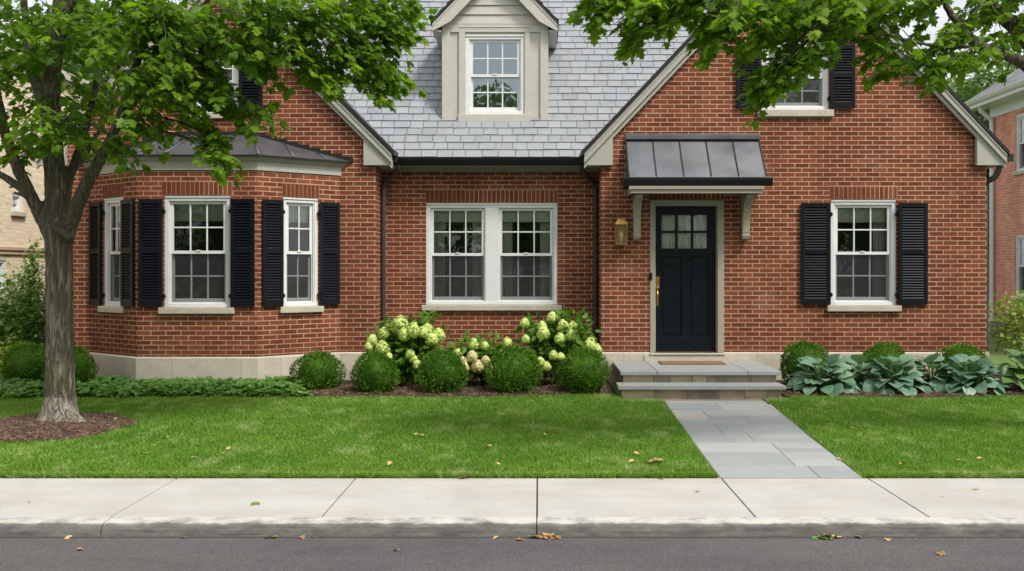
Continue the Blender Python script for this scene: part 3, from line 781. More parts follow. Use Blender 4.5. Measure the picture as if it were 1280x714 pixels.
# centre eave: frieze, soffit, gutter
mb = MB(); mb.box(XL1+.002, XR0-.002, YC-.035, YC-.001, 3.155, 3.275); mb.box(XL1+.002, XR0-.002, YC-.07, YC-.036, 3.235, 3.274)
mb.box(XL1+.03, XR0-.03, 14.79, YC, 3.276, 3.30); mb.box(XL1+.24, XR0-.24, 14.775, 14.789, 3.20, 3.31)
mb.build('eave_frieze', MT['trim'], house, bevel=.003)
def gutter(mb, a, b, axis, c, z, flip=1):
    prof = [(0, 0), (.03, -.005), (.06, .02), (.085, .06), (.1, .095), (.1, .105), (.085, .105), (.06, .05), (.03, .012), (0, .012), (0, .105), (-.008, .105), (-.008, 0)]
    if axis == 'x': mb.prism([(c-p*flip, z+q) for p, q in prof], 'x', a, b)
    else: mb.prism([(c+p*flip, z+q) for p, q in prof], 'y', a, b)
mb = MB(); gutter(mb, X(487, 14.7), X(741, 14.7), 'x', 14.772, 3.222)
mb.box(X(487, 14.7)-.006, X(487, 14.7), 14.67, 14.775, 3.225, 3.33); mb.box(X(741, 14.7), X(741, 14.7)+.006, 14.67, 14.775, 3.225, 3.33)
mb.build('gutter', MT['bronze'], house)
mb = MB()
gutter(mb, 14.40, 21.5, 'y', XR1+.235, 3.24); mb.box(XR1+.228, XR1+.34, 14.394, 14.40, 3.24, 3.345)
mb.build('gutter', MT['bronze'], house)
mb = MB(); gutter(mb, 14.40, 21.5, 'y', XL0-.235, 3.24, -1); mb.build('gutter', MT['bronze'], house)
for xa in (XL1+.20, XR0-.285):
    mb = MB(); mb.box(xa, xa+.085, 14.60, 14.66, 3.25, 3.345); mb.box(xa-.008, xa+.093, 14.592, 14.66, 3.335, 3.352); mb.build('gutter_head', MT['bronze'], house, bevel=.005)
def downspout(path, r=.033):
    m = MB(); m.tube(path, r, 10)
    p0, p1 = Vector(path[-2]), Vector(path[-1])
    for t in (.12, .5, .88):
        p = p0.lerp(p1, t); m.lathe([(r+.004, -.018), (r+.007, -.015), (r+.007, .015), (r+.004, .018)], p, 10)
    return m.build('downspout', MT['pipe'], house, smooth=False, bevel=0)
def bez(a, b, c, n=6): return [tuple(Vector(a)*(1-t)**2+Vector(b)*2*t*(1-t)+Vector(c)*t*t) for t in [i/n for i in range(n+1)]]
dpl = bez((XL1+.29, 14.73, 3.23), (XL1+.28, 14.76, 3.13), (XL1+.19, 14.81, 3.08))+bez((XL1+.14, 14.84, 3.05), (XL1+.045, 14.88, 3.02), (XL1+.045, 14.9, 2.9))+[(XL1+.045, 14.9, .3)]
downspout(dpl)
dpr = bez((XR0-.26, 14.73, 3.23), (XR0-.25, 14.78, 3.1), (XR0-.17, 14.86, 3.06))+bez((XR0-.13, 14.9, 3.04), (XR0-.045, 14.99, 3.0), (XR0-.045, 15.0, 2.88))+[(XR0-.045, 15.0, .3)]
downspout(dpr)
dpe = bez((XR1+.19, 14.50, 3.22), (XR1+.19, 14.50, 3.08), (XR1+.12, 14.54, 3.02))+bez((XR1+.09, 14.56, 3.0), (XR1+.02, 14.6, 2.97), (XR1+.04, 14.62, 2.86))+[(XR1+.04, 14.62, .3)]
downspout(dpe, .04)

# bay cornice and roof
def bay_ring(o):
    """plan polyline of the bay offset outwards by o (from wall to wall)"""
    tq_r = o*math.tan(math.atan2(BD, br-bx1)/2); tq_l = o*math.tan(math.atan2(BD, bx0-bl)/2)
    kr = o/math.sin(math.atan2(BD, br-bx1)); kl = o/math.sin(math.atan2(BD, bx0-bl))
    return [Vector((bl-kl, YW)), Vector((bx0-tq_l, BF-o)), Vector((bx1+tq_r, BF-o)), Vector((br+kr, YW))]
def ring_band(mb, o0, o1, z0, z1, o1b=None):
    a = bay_ring(o0); b = bay_ring(o1); c = bay_ring(o1b if o1b is not None else o1)
    for i in range(3):
        q = [(*a[i], z0), (*a[i+1], z0), (*b[i+1], z0), (*b[i], z0), (*a[i], z1), (*a[i+1], z1), (*c[i+1], z1), (*c[i], z1)]
        mb.add(q, [(0, 1, 2, 3), (4, 7, 6, 5), (3, 2, 6, 7), (0, 4, 5, 1)])
mb = MB(); ring_band(mb, -.02, .02, bz1, bz1+.115); ring_band(mb, -.02, .03, bz1+.117, bz1+.17, .085)
cor = mb.build('bay_cornice', MT['rake'], house)
tops = [Vector((-5.10, YW-.004)), Vector((-4.05, YW-.004))]; ZT = 3.63; ze = bz1+.178
ring = bay_ring(.11)
mb = MB()
def face(pts): mb.add([tuple(p) for p in pts], [tuple(range(len(pts)))])
up = lambda p, z: (p.x, p.y, z)
face([up(ring[0], ze+.02), up(ring[1], ze+.02), up(tops[0], ZT)]); face([up(ring[1], ze+.02), up(ring[2], ze+.02), up(tops[1], ZT), up(tops[0], ZT)]); face([up(ring[2], ze+.02), up(ring[3], ze+.02), up(tops[1], ZT)])
broof = mb.build('bay_roof', MT['seam'], house, fixn=False)
mb = MB(); ring_band(mb, .0, .112, ze-.005, ze+.018)
mb.build('drip_edge', MT['bronze'], broof)
mb = MB()
def seam(a, b, r=.011):
    a, b = Vector(a), Vector(b); mb = MB(); mb.tube([a+Vector((0, 0, .008)), b+Vector((0, 0, .008))], r, 6); mb.build('standing_seam', MT['seam'], broof, smooth=True)
for i in range(1, 3): seam(up(ring[i], ze+.02), up(tops[i-1], ZT), .013)
for k in range(1, 4):
    t = k/4; seam(up(ring[1].lerp(ring[2], t), ze+.02), up(tops[0].lerp(tops[1], t), ZT))
for (e0, e1, tp, ps) in ((ring[2], ring[3], tops[1], (.36, .72)), (ring[1], ring[0], tops[0], (.36, .72))):
    for t in ps:
        p0 = e0.lerp(e1, t); q0 = Vector(up(tp, ZT)).lerp(Vector(up(e1, ze+.02)), t*.88); seam(up(p0, ze+.02), q0)
mb = MB()   # stepped flashing against the wall and the head flashing
mb.box(tops[0].x-.03, tops[1].x+.03, YW-.03, YW-.002, ZT-.01, ZT+.045)
for (tp, e1) in ((tops[1], ring[3]), (tops[0], ring[0])):
    for i in range(9):
        t0, t1 = i/9, (i+1)/9+.02
        xa, xb = sorted((tp.x+(e1.x-tp.x)*t0, tp.x+(e1.x-tp.x)*t1)); zz = ZT+(ze+.02-ZT)*t0
        mb.box(xa, xb, YW-.008-.0006*i, YW-.002, zz-.14 if i < 7 else zz-.06, zz+.028)
mb.build('flashing', MT['bronze'], broof)

# dormer -------------------------------------------------------------
DF = 15.27; sD = F/DF
dxl, dxr = X(552.5, DF), X(685.4, DF); dcx = (dxl+dxr)/2; dz0 = H+(338-150.5)/sD; dze = H+(338-39)/sD
dw_c, dw_w = X(618.6, DF), (655.6-581.6)/sD; dwz0, dwz1 = H+(338-143)/sD, H+(338-43)/sD
TD = 1.04; dtipx, dtipz = .948, 5.395; dap = dtipz+dtipx*TD
mb = MB()
def dbox(p0, p1, za, zb, b0, b1): mb.box(X(p0, DF), X(p1, DF), DF+b0, DF+b1, za, zb)
wl, wr = dw_c-dw_w/2, dw_c+dw_w/2
# backing sheet round the window
for (xa, xb, za, zb) in ((dxl, wl, dz0, dze+.2), (wr, dxr, dz0, dze+.2), (wl, wr, dz0, dwz0), (wl, wr, dwz1, dze+.2)): mb.box(xa, xb, DF+.02, DF+.05, za, zb)
# boards
for (p0, p1) in ((552.5, 562.5), (675.4, 685.4)): dbox(p0, p1, dz0, dze+.12, -.012, .019)
for (xa, xb) in ((X(573.6, DF), wl-.002), (wr+.002, X(662.6, DF))): mb.box(xa, xb, DF-.008, DF+.019, dz0, dwz1+.03)
mb.box(X(562.6, DF), X(675.3, DF), DF-.006, DF+.019, dwz1+.031, dwz1+.15)
mb.box(X(573.6, DF), X(662.6, DF), DF-.014, DF+.0, dwz1+.10, dwz1+.115)
mb.box(X(573.6, DF)-.01, X(662.6, DF)+.01, DF-.03, DF+.018, dz0-.03, dwz0-.002)
# gable clapboards
for i in range(9):
    za = dwz1+.152+i*.142; zb = za+.139
    if za > dap-.1: break
    hw0 = (dap-.08-za)/TD; hw1 = max(.01, (dap-.08-zb)/TD); hw0 = min(hw0, .79); hw1 = min(hw1, .79)
    mb.add([(dcx-hw0, DF-.008, za), (dcx+hw0, DF-.008, za), (dcx+hw1, DF+.012, zb), (dcx-hw1, DF+.012, zb), (dcx-hw0, DF+.019, za), (dcx+hw0, DF+.019, za)], [(0, 1, 2, 3), (0, 4, 5, 1)])
# cheeks
for x0_, x1_ in ((dxl, dxl+.04), (dxr-.04, dxr)): mb.box(x0_, x1_, DF+.051, 16.9, dz0-.02, dze+.1)
dormer = mb.build('dormer', MT['taupe'], house, bevel=.004)
mb = MB()
for s in (-1, 1):
    mb.prism([(dcx+s*dtipx, dtipz-.05), (dcx, dap-.05), (dcx, dap), (dcx+s*dtipx, dtipz)], 'y', DF-.14, 17.45)
mb.build('dormer_roof', MT['bronze'], dormer)
mb = MB()
for s in (-1, 1):
    for k in range(8):
        s0, s1 = k/8, (k+1)/8
        y = DF-.13
        while y < 17.4:
            wd = random.uniform(.2, .3)
            xa, xb = dcx+s*dtipx*(1-s0), dcx+s*dtipx*(1-s1-.01); z_a, z_b = dtipz+(dap-dtipz)*s0, dtipz+(dap-dtipz)*min(1, s1)
            mb.add([(xa, y, z_a+.006), (xa, y+wd-.006, z_a+.006), (xa, y+wd-.006, z_a+.022), (xa, y, z_a+.022), (xb, y+wd-.006, z_b+.006), (xb, y, z_b+.006)], [(0, 1, 2, 3), (3, 2, 4, 5)], tint=random.random()*.7)
            y += wd
mb.build('slate_covering', MT['slate'], dormer)
mb = MB()
for s in (-1, 1):
    ex = dcx+s*(dtipx-.02); bz = dtipz-.052+.02*TD
    mb.prism([(ex, bz), (dcx, dap-.052), (dcx, dap-.30), (dcx+s*.66, bz+.26*TD-.245), (ex, bz-.115)], 'y', DF-.125, DF-.09)
    mb.prism([(ex, bz-.03), (dcx, dap-.082), (dcx, dap-.10), (ex, bz-.048)], 'y', DF-.135, DF-.1255)
    xa, xb = sorted((ex, dcx+s*.80)); mb.box(xa, xb, DF-.089, 16.6, bz-.115, bz-.09)      # soffit along the side
    mb.prism([(ex, bz-.1), (dcx, dap-.16), (dcx, dap-.19), (ex, bz-.115)], 'y', DF-.089, DF-.009)
mb.build('rake_board', MT['taupe'], dormer, bevel=.003)
mb = MB(); mb.add([(dxl-.06, DF-.10, dz0-.125), (dxr+.06, DF-.10, dz0-.125), (dxr+.06, DF+.0, dz0+.0), (dxl-.06, DF, dz0)], [(0, 1, 2, 3)])
mb.build('flashing', MT['pipe'], dormer)
window(house, (dw_c, DF), EX, dw_w, dwz0, dwz1, 3, blind=0, screen=False, sill_on=False, glass='coated', label='white dormer window reflecting sky and trees')
mb = MB(); mb.box(dxl+.06, dxr-.06, 16.2, 16.22, dz0, dze); mb.box(dxl+.06, dxr-.06, DF+.2, 16.2, dz0-.05, dz0-.03); mb.build('dormer_room', MT['room'], dormer)

# door ---------------------------------------------------------------
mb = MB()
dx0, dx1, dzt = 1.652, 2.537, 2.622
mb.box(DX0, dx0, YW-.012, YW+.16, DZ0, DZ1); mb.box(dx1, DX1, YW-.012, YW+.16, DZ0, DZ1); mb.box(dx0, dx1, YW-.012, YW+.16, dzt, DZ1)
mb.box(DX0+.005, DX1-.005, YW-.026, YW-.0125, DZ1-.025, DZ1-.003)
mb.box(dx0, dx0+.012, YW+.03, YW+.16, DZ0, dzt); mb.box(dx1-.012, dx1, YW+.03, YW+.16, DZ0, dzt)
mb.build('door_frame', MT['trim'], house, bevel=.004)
mb = MB(); dyf = YW+.085
a0, a1, za, zb = dx0+.013, dx1-.013, DZ0+.008, dzt-.004
cols = [(X(828, YW), X(845.3, YW)), (X(848.2, YW), X(865, YW)), (X(868.2, YW), X(885.4, YW))]
rows = [(H-(310.5-338)/88.28*1, H-(291-338)/88.28), (H-(288.2-338)/88.28, H-(268.4-338)/88.28)]
us = [a0]+[v for c in cols for v in c]+[a1]; zs = [za]+[v for c in rows for v in c]+[zb]
for i in range(len(us)-1):
    for j in range(len(zs)-1):
        if i % 2 == 1 and j % 2 == 1: continue
        if j == 0: continue
        inset = .014 if (i in (2, 4) and 1 <= j <= 3) or (j == 2 and 1 <= i <= 5) else 0
        mb.box(us[i], us[i+1], dyf+inset, dyf+.045, zs[j], zs[j+1])
# lower part: stiles, rails and two recessed panels
px = [(X(826, YW), X(853, YW)), (X(862, YW), X(887.6, YW))]; pz0, pz1 = H-(421.5-338)/88.28, H-(320.5-338)/88.28
zr = zs[1]
mb.box(a0, a1, dyf, dyf+.045, za, pz0); mb.box(a0, a1, dyf, dyf+.045, pz1, zr)
for (p, q) in ((a0, px[0][0]), (px[0][1], px[1][0]), (px[1][1], a1)): mb.box(p, q, dyf, dyf+.045, pz0, pz1)
for (p, q) in px:
    mb.box(p, q, dyf+.02, dyf+.04, pz0, pz1)
    mb.box(p+.045, q-.045, dyf+.008, dyf+.0195, pz0+.045, pz1-.045)
mb.box(a0, a1, dyf-.012, dyf-.001, za, za+.03)
door = mb.build('door', MT['door'], house, bevel=.004)
mb = MB(); mb.quad((us[1]-.01, dyf+.025, zs[1]-.01), (us[6]+.01, dyf+.025, zs[1]-.01), (us[6]+.01, dyf+.025, zs[4]+.01), (us[1]-.01, dyf+.025, zs[4]+.01)); mb.build('glass', MT['door_glass'], door, fixn=False)
curtain_mb(lambda p: p, us[1]-.04, us[6]+.04, dyf+.048, zs[1]-.05, zs[4]+.05, .010, 17, 140).build('curtain', MT['curtain'], door, smooth=True, fixn=False)
mb = MB(); hx = X(822.2, YW)
mb.box(hx-.032, hx+.032, dyf-.012, dyf-.001, H-(361-338)/88.28, H-(346-338)/88.28)
mb.box(hx-.022, hx+.022, dyf-.010, dyf-.001, H-(383-338)/88.28, H-(362-338)/88.28)
mb.tube(bez((hx, dyf-.01, H-.27), (hx, dyf-.09, H-.33), (hx, dyf-.06, H-.40))+bez((hx, dyf-.06, H-.42), (hx, dyf-.05, H-.49), (hx, dyf-.008, H-.5)), .012, 8)
mb.lathe([(.004, -.03), (.022, -.02), (.024, 0), (.018, .018), (.004, .022)], (hx, dyf-.03, H-.245), 10)
mb.build('handle', MT['brass'], door, bevel=.002)
mb = MB(); mb.box(X(811.6, YW), X(815, YW), YW-.03, YW-.0125, H-(350-338)/88.28, H-(341-338)/88.28); mb.build('doorbell', MT['black'], house, bevel=.004)

# canopy ----------------------------------------------------------------
cx0, cx1 = 1.235, 3.126; cyF = 14.0; czb, czt = 2.985, 3.555
mb = MB(); mb.prism([(YW-.002, czt), (cyF, czb), (cyF, czb-.012), (YW-.002, czb-.012)], 'x', cx0, cx1)
can = mb.build('door_canopy', MT['seam'], house)
for k in range(0, 6):
    mb = MB(); x = cx0+.006+(cx1-cx0-.012)*k/5
    mb.prism([(YW-.03, czt-.005), (cyF+.005, czb+.03), (cyF+.005, czb+.0), (YW-.03, czt-.035)], 'x', x-.007, x+.007); mb.build('standing_seam', MT['bronze'], can)
mb = MB(); mb.box(cx0-.005, cx1+.005, YW-.05, YW-.001, 3.56, 3.625); mb.box(cx0-.005, cx1+.005, YW-.03, YW-.001, 3.6255, 3.64); mb.build('flashing', MT['seam'], can, bevel=.004)
mb = MB()
prof = [(0, 0), (.03, 0), (.05, .03), (.075, .07), (.085, .10), (.085, .113), (-.03, .113), (-.03, .0)]
mb.prism([(cyF+.01-p, 2.862+q) for p, q in prof], 'x', cx0-.07, cx1+.07)
for s, xx in ((-1, cx0), (1, cx1)):
    xa, xb = sorted((xx, xx+s*.069)); mb.prism([(xx, 2.875), (xx+s*.02, 2.875), (xx+s*.07, 2.955), (xx+s*.07, 2.974), (xx, 2.974)], 'y', cyF+.041, YW-.002)
mb.build('canopy_gutter', MT['bronze'], can)
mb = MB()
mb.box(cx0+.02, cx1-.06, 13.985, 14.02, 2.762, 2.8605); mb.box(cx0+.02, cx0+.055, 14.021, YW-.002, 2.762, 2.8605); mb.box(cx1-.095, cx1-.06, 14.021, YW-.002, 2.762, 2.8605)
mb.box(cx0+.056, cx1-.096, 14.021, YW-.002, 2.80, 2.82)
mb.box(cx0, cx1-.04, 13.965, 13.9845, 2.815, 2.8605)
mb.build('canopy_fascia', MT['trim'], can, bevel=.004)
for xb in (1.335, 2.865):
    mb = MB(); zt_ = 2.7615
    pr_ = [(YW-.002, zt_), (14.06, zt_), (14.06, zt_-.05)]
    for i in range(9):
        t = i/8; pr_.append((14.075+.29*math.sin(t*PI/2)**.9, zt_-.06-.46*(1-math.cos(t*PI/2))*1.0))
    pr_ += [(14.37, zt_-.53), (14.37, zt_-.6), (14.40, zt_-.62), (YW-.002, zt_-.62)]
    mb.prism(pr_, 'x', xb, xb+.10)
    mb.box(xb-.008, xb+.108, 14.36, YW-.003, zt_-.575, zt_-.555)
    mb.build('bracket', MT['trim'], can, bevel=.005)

# ------------------------------------------------------------------ lantern, mat, steps
lan = empty('wall_lantern', (X(776.5, 14.4), YW, H-(300-338)/88.28), 'brass box wall lantern with clear glass beside the front door', 'lantern')
lx, ly = X(776.4, 14.4), 14.40; lz0, lz1 = H-(304-338)/88.9, H-(281.5-338)/88.9
mb = MB()
mb.box(lx-.05, lx+.05, YW-.02, YW-.001, lz0+.04, lz1+.05); mb.box(lx-.02, lx+.02, ly, YW-.0205, lz1-.02, lz1+.01)
hw, hb = .082, .072
for sx in (-1, 1):
    for sy in (-1, 1):
        mb.add([(lx+sx*hb-.006, ly+sy*hb-.006, lz0), (lx+sx*hb+.006, ly+sy*hb-.006, lz0), (lx+sx*hb+.006, ly+sy*hb+.006, lz0), (lx+sx*hb-.006, ly+sy*hb+.006, lz0),
                (lx+sx*hw-.006, ly+sy*hw-.006, lz1), (lx+sx*hw+.006, ly+sy*hw-.006, lz1), (lx+sx*hw+.006, ly+sy*hw+.006, lz1), (lx+sx*hw-.006, ly+sy*hw+.006, lz1)],
               [(0, 3, 2, 1), (4, 5, 6, 7), (0, 1, 5, 4), (1, 2, 6, 5), (2, 3, 7, 6), (3, 0, 4, 7)])
mb.box(lx-.082, lx+.082, ly-.08, ly+.08, lz0-.022, lz0); mb.box(lx-.092, lx+.092, ly-.088, ly+.088, lz1, lz1+.014)
mb.add([(lx+a*.088, ly+b*.084, lz1+.0145) for a, b in ((-1, -1), (1, -1), (1, 1), (-1, 1))]+[(lx+a*.05, ly+b*.05, lz1+.085) for a, b in ((-1, -1), (1, -1), (1, 1), (-1, 1))],
       [(3, 2, 1, 0), (4, 5, 6, 7), (0, 1, 5, 4), (1, 2, 6, 5), (2, 3, 7, 6), (3, 0, 4, 7)])
mb.box(lx-.045, lx+.045, ly-.045, ly+.045, lz1+.0855, lz1+.1)
mb.build('lantern_body', MT['brass'], lan)
mb = MB()
mb.quad((lx-.07, ly-.076, lz0), (lx+.07, ly-.076, lz0), (lx+.078, ly-.084, lz1), (lx-.078, ly-.084, lz1))
for s in (-1, 1): mb.quad((lx+s*.074, ly-.07, lz0), (lx+s*.074, ly+.07, lz0), (lx+s*.083, ly+.078, lz1), (lx+s*.083, ly-.078, lz1))
mb.build('glass', MT['lampglass'], lan, fixn=False)
mb = MB(); mb.lathe([(.012, 0), (.012, .06), (.016, .07), (.026, .10), (.018, .135), (.004, .15)], (lx, ly, lz0+.01), 10); mb.build('bulb', MT['white'], lan, smooth=True)

st = empty('front_steps', (2.05, 13.6, .1), 'two stone front steps with blue-grey slab treads below the dark door', 'steps')
def slabs(x0, x1, y0, y1, z0, z1, cuts):
    m = MB(); xs = [x0]+cuts+[x1]
    for i in range(len(xs)-1): m.box(xs[i]+(.003 if i else 0), xs[i+1]-(.003 if i < len(xs)-2 else 0), y0, y1, z0, z1, tint=random.random())
    return m
PZ = .105
slabs(1.045, 3.09, 13.04, 14.453, .372, .424, [1.52, 2.67]).build('tread', MT['slab'], st, bevel=.006)
slabs(.99, 3.07, 12.70, 13.085, .226, .278, []).build('tread', MT['slab'], st, bevel=.006)
def riser(x0, x1, y0, y1, z0, z1):
    m = MB(); m.box(x0+.01, x1-.01, y0+.012, y1, z0, z1, tint=.6)
    x = x0
    while x < x1-.02:
        w = random.uniform(.16, .42); x2 = min(x+w, x1)
        if x1-x2 < .1: x2 = x1
        if random.random() < .4:
            zc = z0+(z1-z0)*random.uniform(.4, .6)
            m.box(x, x2-.006, y0+random.uniform(0, .008), y0+.05, z0, zc-.003, tint=random.random()); m.box(x, x2-.006, y0+random.uniform(0, .008), y0+.05, zc+.003, z1, tint=random.random())
        else: m.box(x, x2-.006, y0+random.uniform(0, .008), y0+.05, z0, z1, tint=random.random())
        x = x2
    for xx, s in ((x0, 1), (x1, -1)):
        y = y0+.05
        while y < y1-.02:
            y2 = min(y+random.uniform(.2, .45), y1); xa, xb = sorted((xx+s*random.uniform(-.006, 0), xx+s*.04)); m.box(xa, xb, y, y2-.005, z0, z1, tint=random.random()); y = y2
    return m
riser(1.085, 3.05, 13.09, 14.45, .10, .372).build('riser', MT['fieldstone'], st, bevel=.005)
riser(1.04, 3.035, 12.755, 13.088, .06, .226).build('riser', MT['fieldstone'], st, bevel=.005)
dm = MB(); dm.box(X(825, 14.1), X(905, 14.1), 13.93, 14.32, .4245, .444)
o = dm.build('doormat', MT['mat'], None, bevel=.006); tag(o, 'thin brown coir doormat on the top step before the door', 'doormat')

# ------------------------------------------------------------------ GROUND
def struct(o, kind='structure'): o['kind'] = kind; return o
RZ = -.085; XW = 60
mb = MB(); mb.add([(-XW, -40, RZ-.012), (XW, -40, RZ-.012), (XW, 6.9, RZ), (-XW, 6.9, RZ)], [(0, 1, 2, 3)])
struct(mb.build('road', MT['asphalt']))
# kerb with rounded arris
KY0, KY1, SY1 = 6.905, 7.10, 8.42
mb = MB()
prof = [(KY0-.012, RZ-.3), (KY0-.012, RZ-.01), (KY0+.0, -.045), (KY0+.012, -.018), (KY0+.035, -.003), (KY0+.06, 0), (KY1-.006, 0), (KY1-.006, -.3)]
ks = sorted([-60, -30, -20, -14, -10, -7, X(130, 6.95), X(671, 6.95), 3.0+2.9, 9.0, 13, 20, 30, 60])
for i in range(len(ks)-1): mb.prism(prof, 'x', ks[i]+.004, ks[i+1]-.004)
struct(mb.build('kerb', MT['kerb2']))
js = [-60, -40, -20, -13.5, -12, -10.5, -9, -7.5, -6, -4.48, -2.97, -1.505, -.01, 1.505, 2.71, 4.21, 5.72, 7.2, 8.7, 10.2, 11.7, 13.2, 20, 40, 60]
mb = MB()
for i in range(len(js)-1): mb.box(js[i]+.0055, js[i+1]-.0055, KY1, SY1, -.1, 0.0)
struct(mb.build('pavement', MT['concrete'], bevel=.004))
mb = MB(); mb.box(-60, 60, KY0+.03, SY1+.02, -.4, -.012); struct(mb.build('pavement_base', MT['soil']))
mb = MB(); mb.box(-60, 60, KY0-.040, KY0-.010, RZ-.05, RZ+.003); struct(mb.build('gutter_line', flat('gutter_grit', (.05, .047, .044), .95, nscale=40, namt=.5)))
# lawn sheet (sloping) and wide ground
PX = lambda y: (1.49+(y-8.42)*.012, 2.67+(y-8.42)*.026)
def path_z(y): return .004+(y-8.42)*.0235
mb = MB()
def strip(xa, xb, ya, yb, za, zb, dz=0): mb.add([(xa(ya), ya, za+dz), (xb(ya), ya, za+dz), (xb(yb), yb, zb+dz), (xa(yb), yb, zb+dz)], [(0, 1, 2, 3)])
BEDY = 12.98
for k in range(10):
    ya, yb = 8.42+(13.3-8.42)*k/10, 8.42+(13.3-8.42)*(k+1)/10
    strip(lambda y: -60, lambda y: PX(y)[0]-.012, ya, yb, lawn_z(ya), lawn_z(yb), -.012); strip(lambda y: PX(y)[1]+.012, lambda y: 60, ya, yb, lawn_z(ya), lawn_z(yb), -.012)
struct(mb.build('lawn', MT['turf'], fixn=False))
mb = MB(); mb.add([(-150, 13.3, .126), (150, 13.3, .126), (150, 300, .126), (-150, 300, .126)], [(0, 1, 2, 3)])
struct(mb.build('ground', MT['turf'], fixn=False))
mb = MB(); mb.add([(-150, -40, RZ-.02), (150, -40, RZ-.02), (150, -12, RZ-.02), (-150, -12, RZ-.02)], [(0, 1, 2, 3)])
mb.v = [(x, y, RZ-.006) if y > -20 else (x, -200, RZ-.006) for x, y, z in mb.v]
struct(mb.build('ground', MT['turf'], fixn=False))
# soil beds
def bed_front(x):
    return 12.78+.09*math.sin(x*.9+.5)+(.06*math.sin(x*2.3)) + (0 if x > -2.6 else -.0)
mb = MB(); n = 60
for xa, xb in ((-9.0, .98), (3.08, 7.6)):
    pts = []; fs = []
    for i in range(n+1):
        x = xa+(xb-xa)*i/n; yf = bed_front(x); pts += [(x, yf, lawn_z(yf)-.004), (x, yf+.12, lawn_z(yf)+.022), (x, 15.2, .165)]
    for i in range(n): fs += [(3*i, 3*i+3, 3*i+4, 3*i+1), (3*i+1, 3*i+4, 3*i+5, 3*i+2)]
    mb.add(pts, fs)
struct(mb.build('soil_bed', MT['soil'], fixn=False))
# bluestone path: random ashlar
mb = MB()
sub = MB()
for k in range(8):
    ya, yb = 8.425+(12.76-8.425)*k/8, 8.425+(12.76-8.425)*(k+1)/8
    sub.add([(PX(ya)[0], ya, path_z(ya)-.0035), (PX(ya)[1], ya, path_z(ya)-.0035), (PX(yb)[1], yb, path_z(yb)-.0035), (PX(yb)[0], yb, path_z(yb)-.0035)], [(0, 1, 2, 3)])
sub.add([(1.02, 12.40, path_z(12.4)-.009), (3.14, 12.40, path_z(12.4)-.009), (3.14, 12.765, path_z(12.76)-.009), (1.02, 12.765, path_z(12.76)-.009)], [(0, 1, 2, 3)])
struct(sub.build('path_bed', MT['joint'], fixn=False))
def flag(u0, u1, ya, yb, g=.0045):
    def xx(u, y): a, b = PX(y); return a+(b-a)*u
    ya += g; yb -= g; dj = random.uniform(-.001, .002)
    xs = [(xx(u0, ya)+g, ya), (xx(u1, ya)-g, ya), (xx(u1, yb)-g, yb), (xx(u0, yb)+g, yb)]
    pts = [(x, y, path_z(y)-.02) for x, y in xs]+[(x, y, path_z(y)+dj) for x, y in xs]
    mb.add(pts, [(3, 2, 1, 0), (4, 5, 6, 7), (0, 1, 5, 4), (1, 2, 6, 5), (2, 3, 7, 6), (3, 0, 4, 7)], tint=random.random())
y = 8.425
rr = random.Random(5)
random.seed(11)
while y < 12.42:
    h = min(random.choice([.3, .45, .6]), 12.43-y)
    if 12.43-(y+h) < .16: h = 12.43-y
    c = random.choice([.3, .38, .5, .62, .7])
    if h > .4 and random.random() < .7:
        left = random.random() < .5; m_ = y+h*random.choice([.4, .5, .6])
        if left: flag(0, c, y, m_); flag(0, c, m_, y+h); flag(c, 1, y, y+h)
        else: flag(0, c, y, y+h); flag(c, 1, y, m_); flag(c, 1, m_, y+h)
    else: flag(0, c, y, y+h); flag(c, 1, y, y+h)
    y += h
for xa, xb in ((1.03, 1.6), (1.6, 2.3), (2.3, 2.75), (2.75, 3.13)):
    mb.box(xa+.004, xb-.004, 12.44, 12.76, path_z(12.5)-.02, path_z(12.5)-.001, tint=random.random())
struct(mb.build('path', MT['bluestone'], bevel=.003))
# far path at the left
mb = MB(); mb.box(-13, -7.6, 14.2, 15.0, .10, .150); struct(mb.build('side_path', MT['concrete'], bevel=.01))

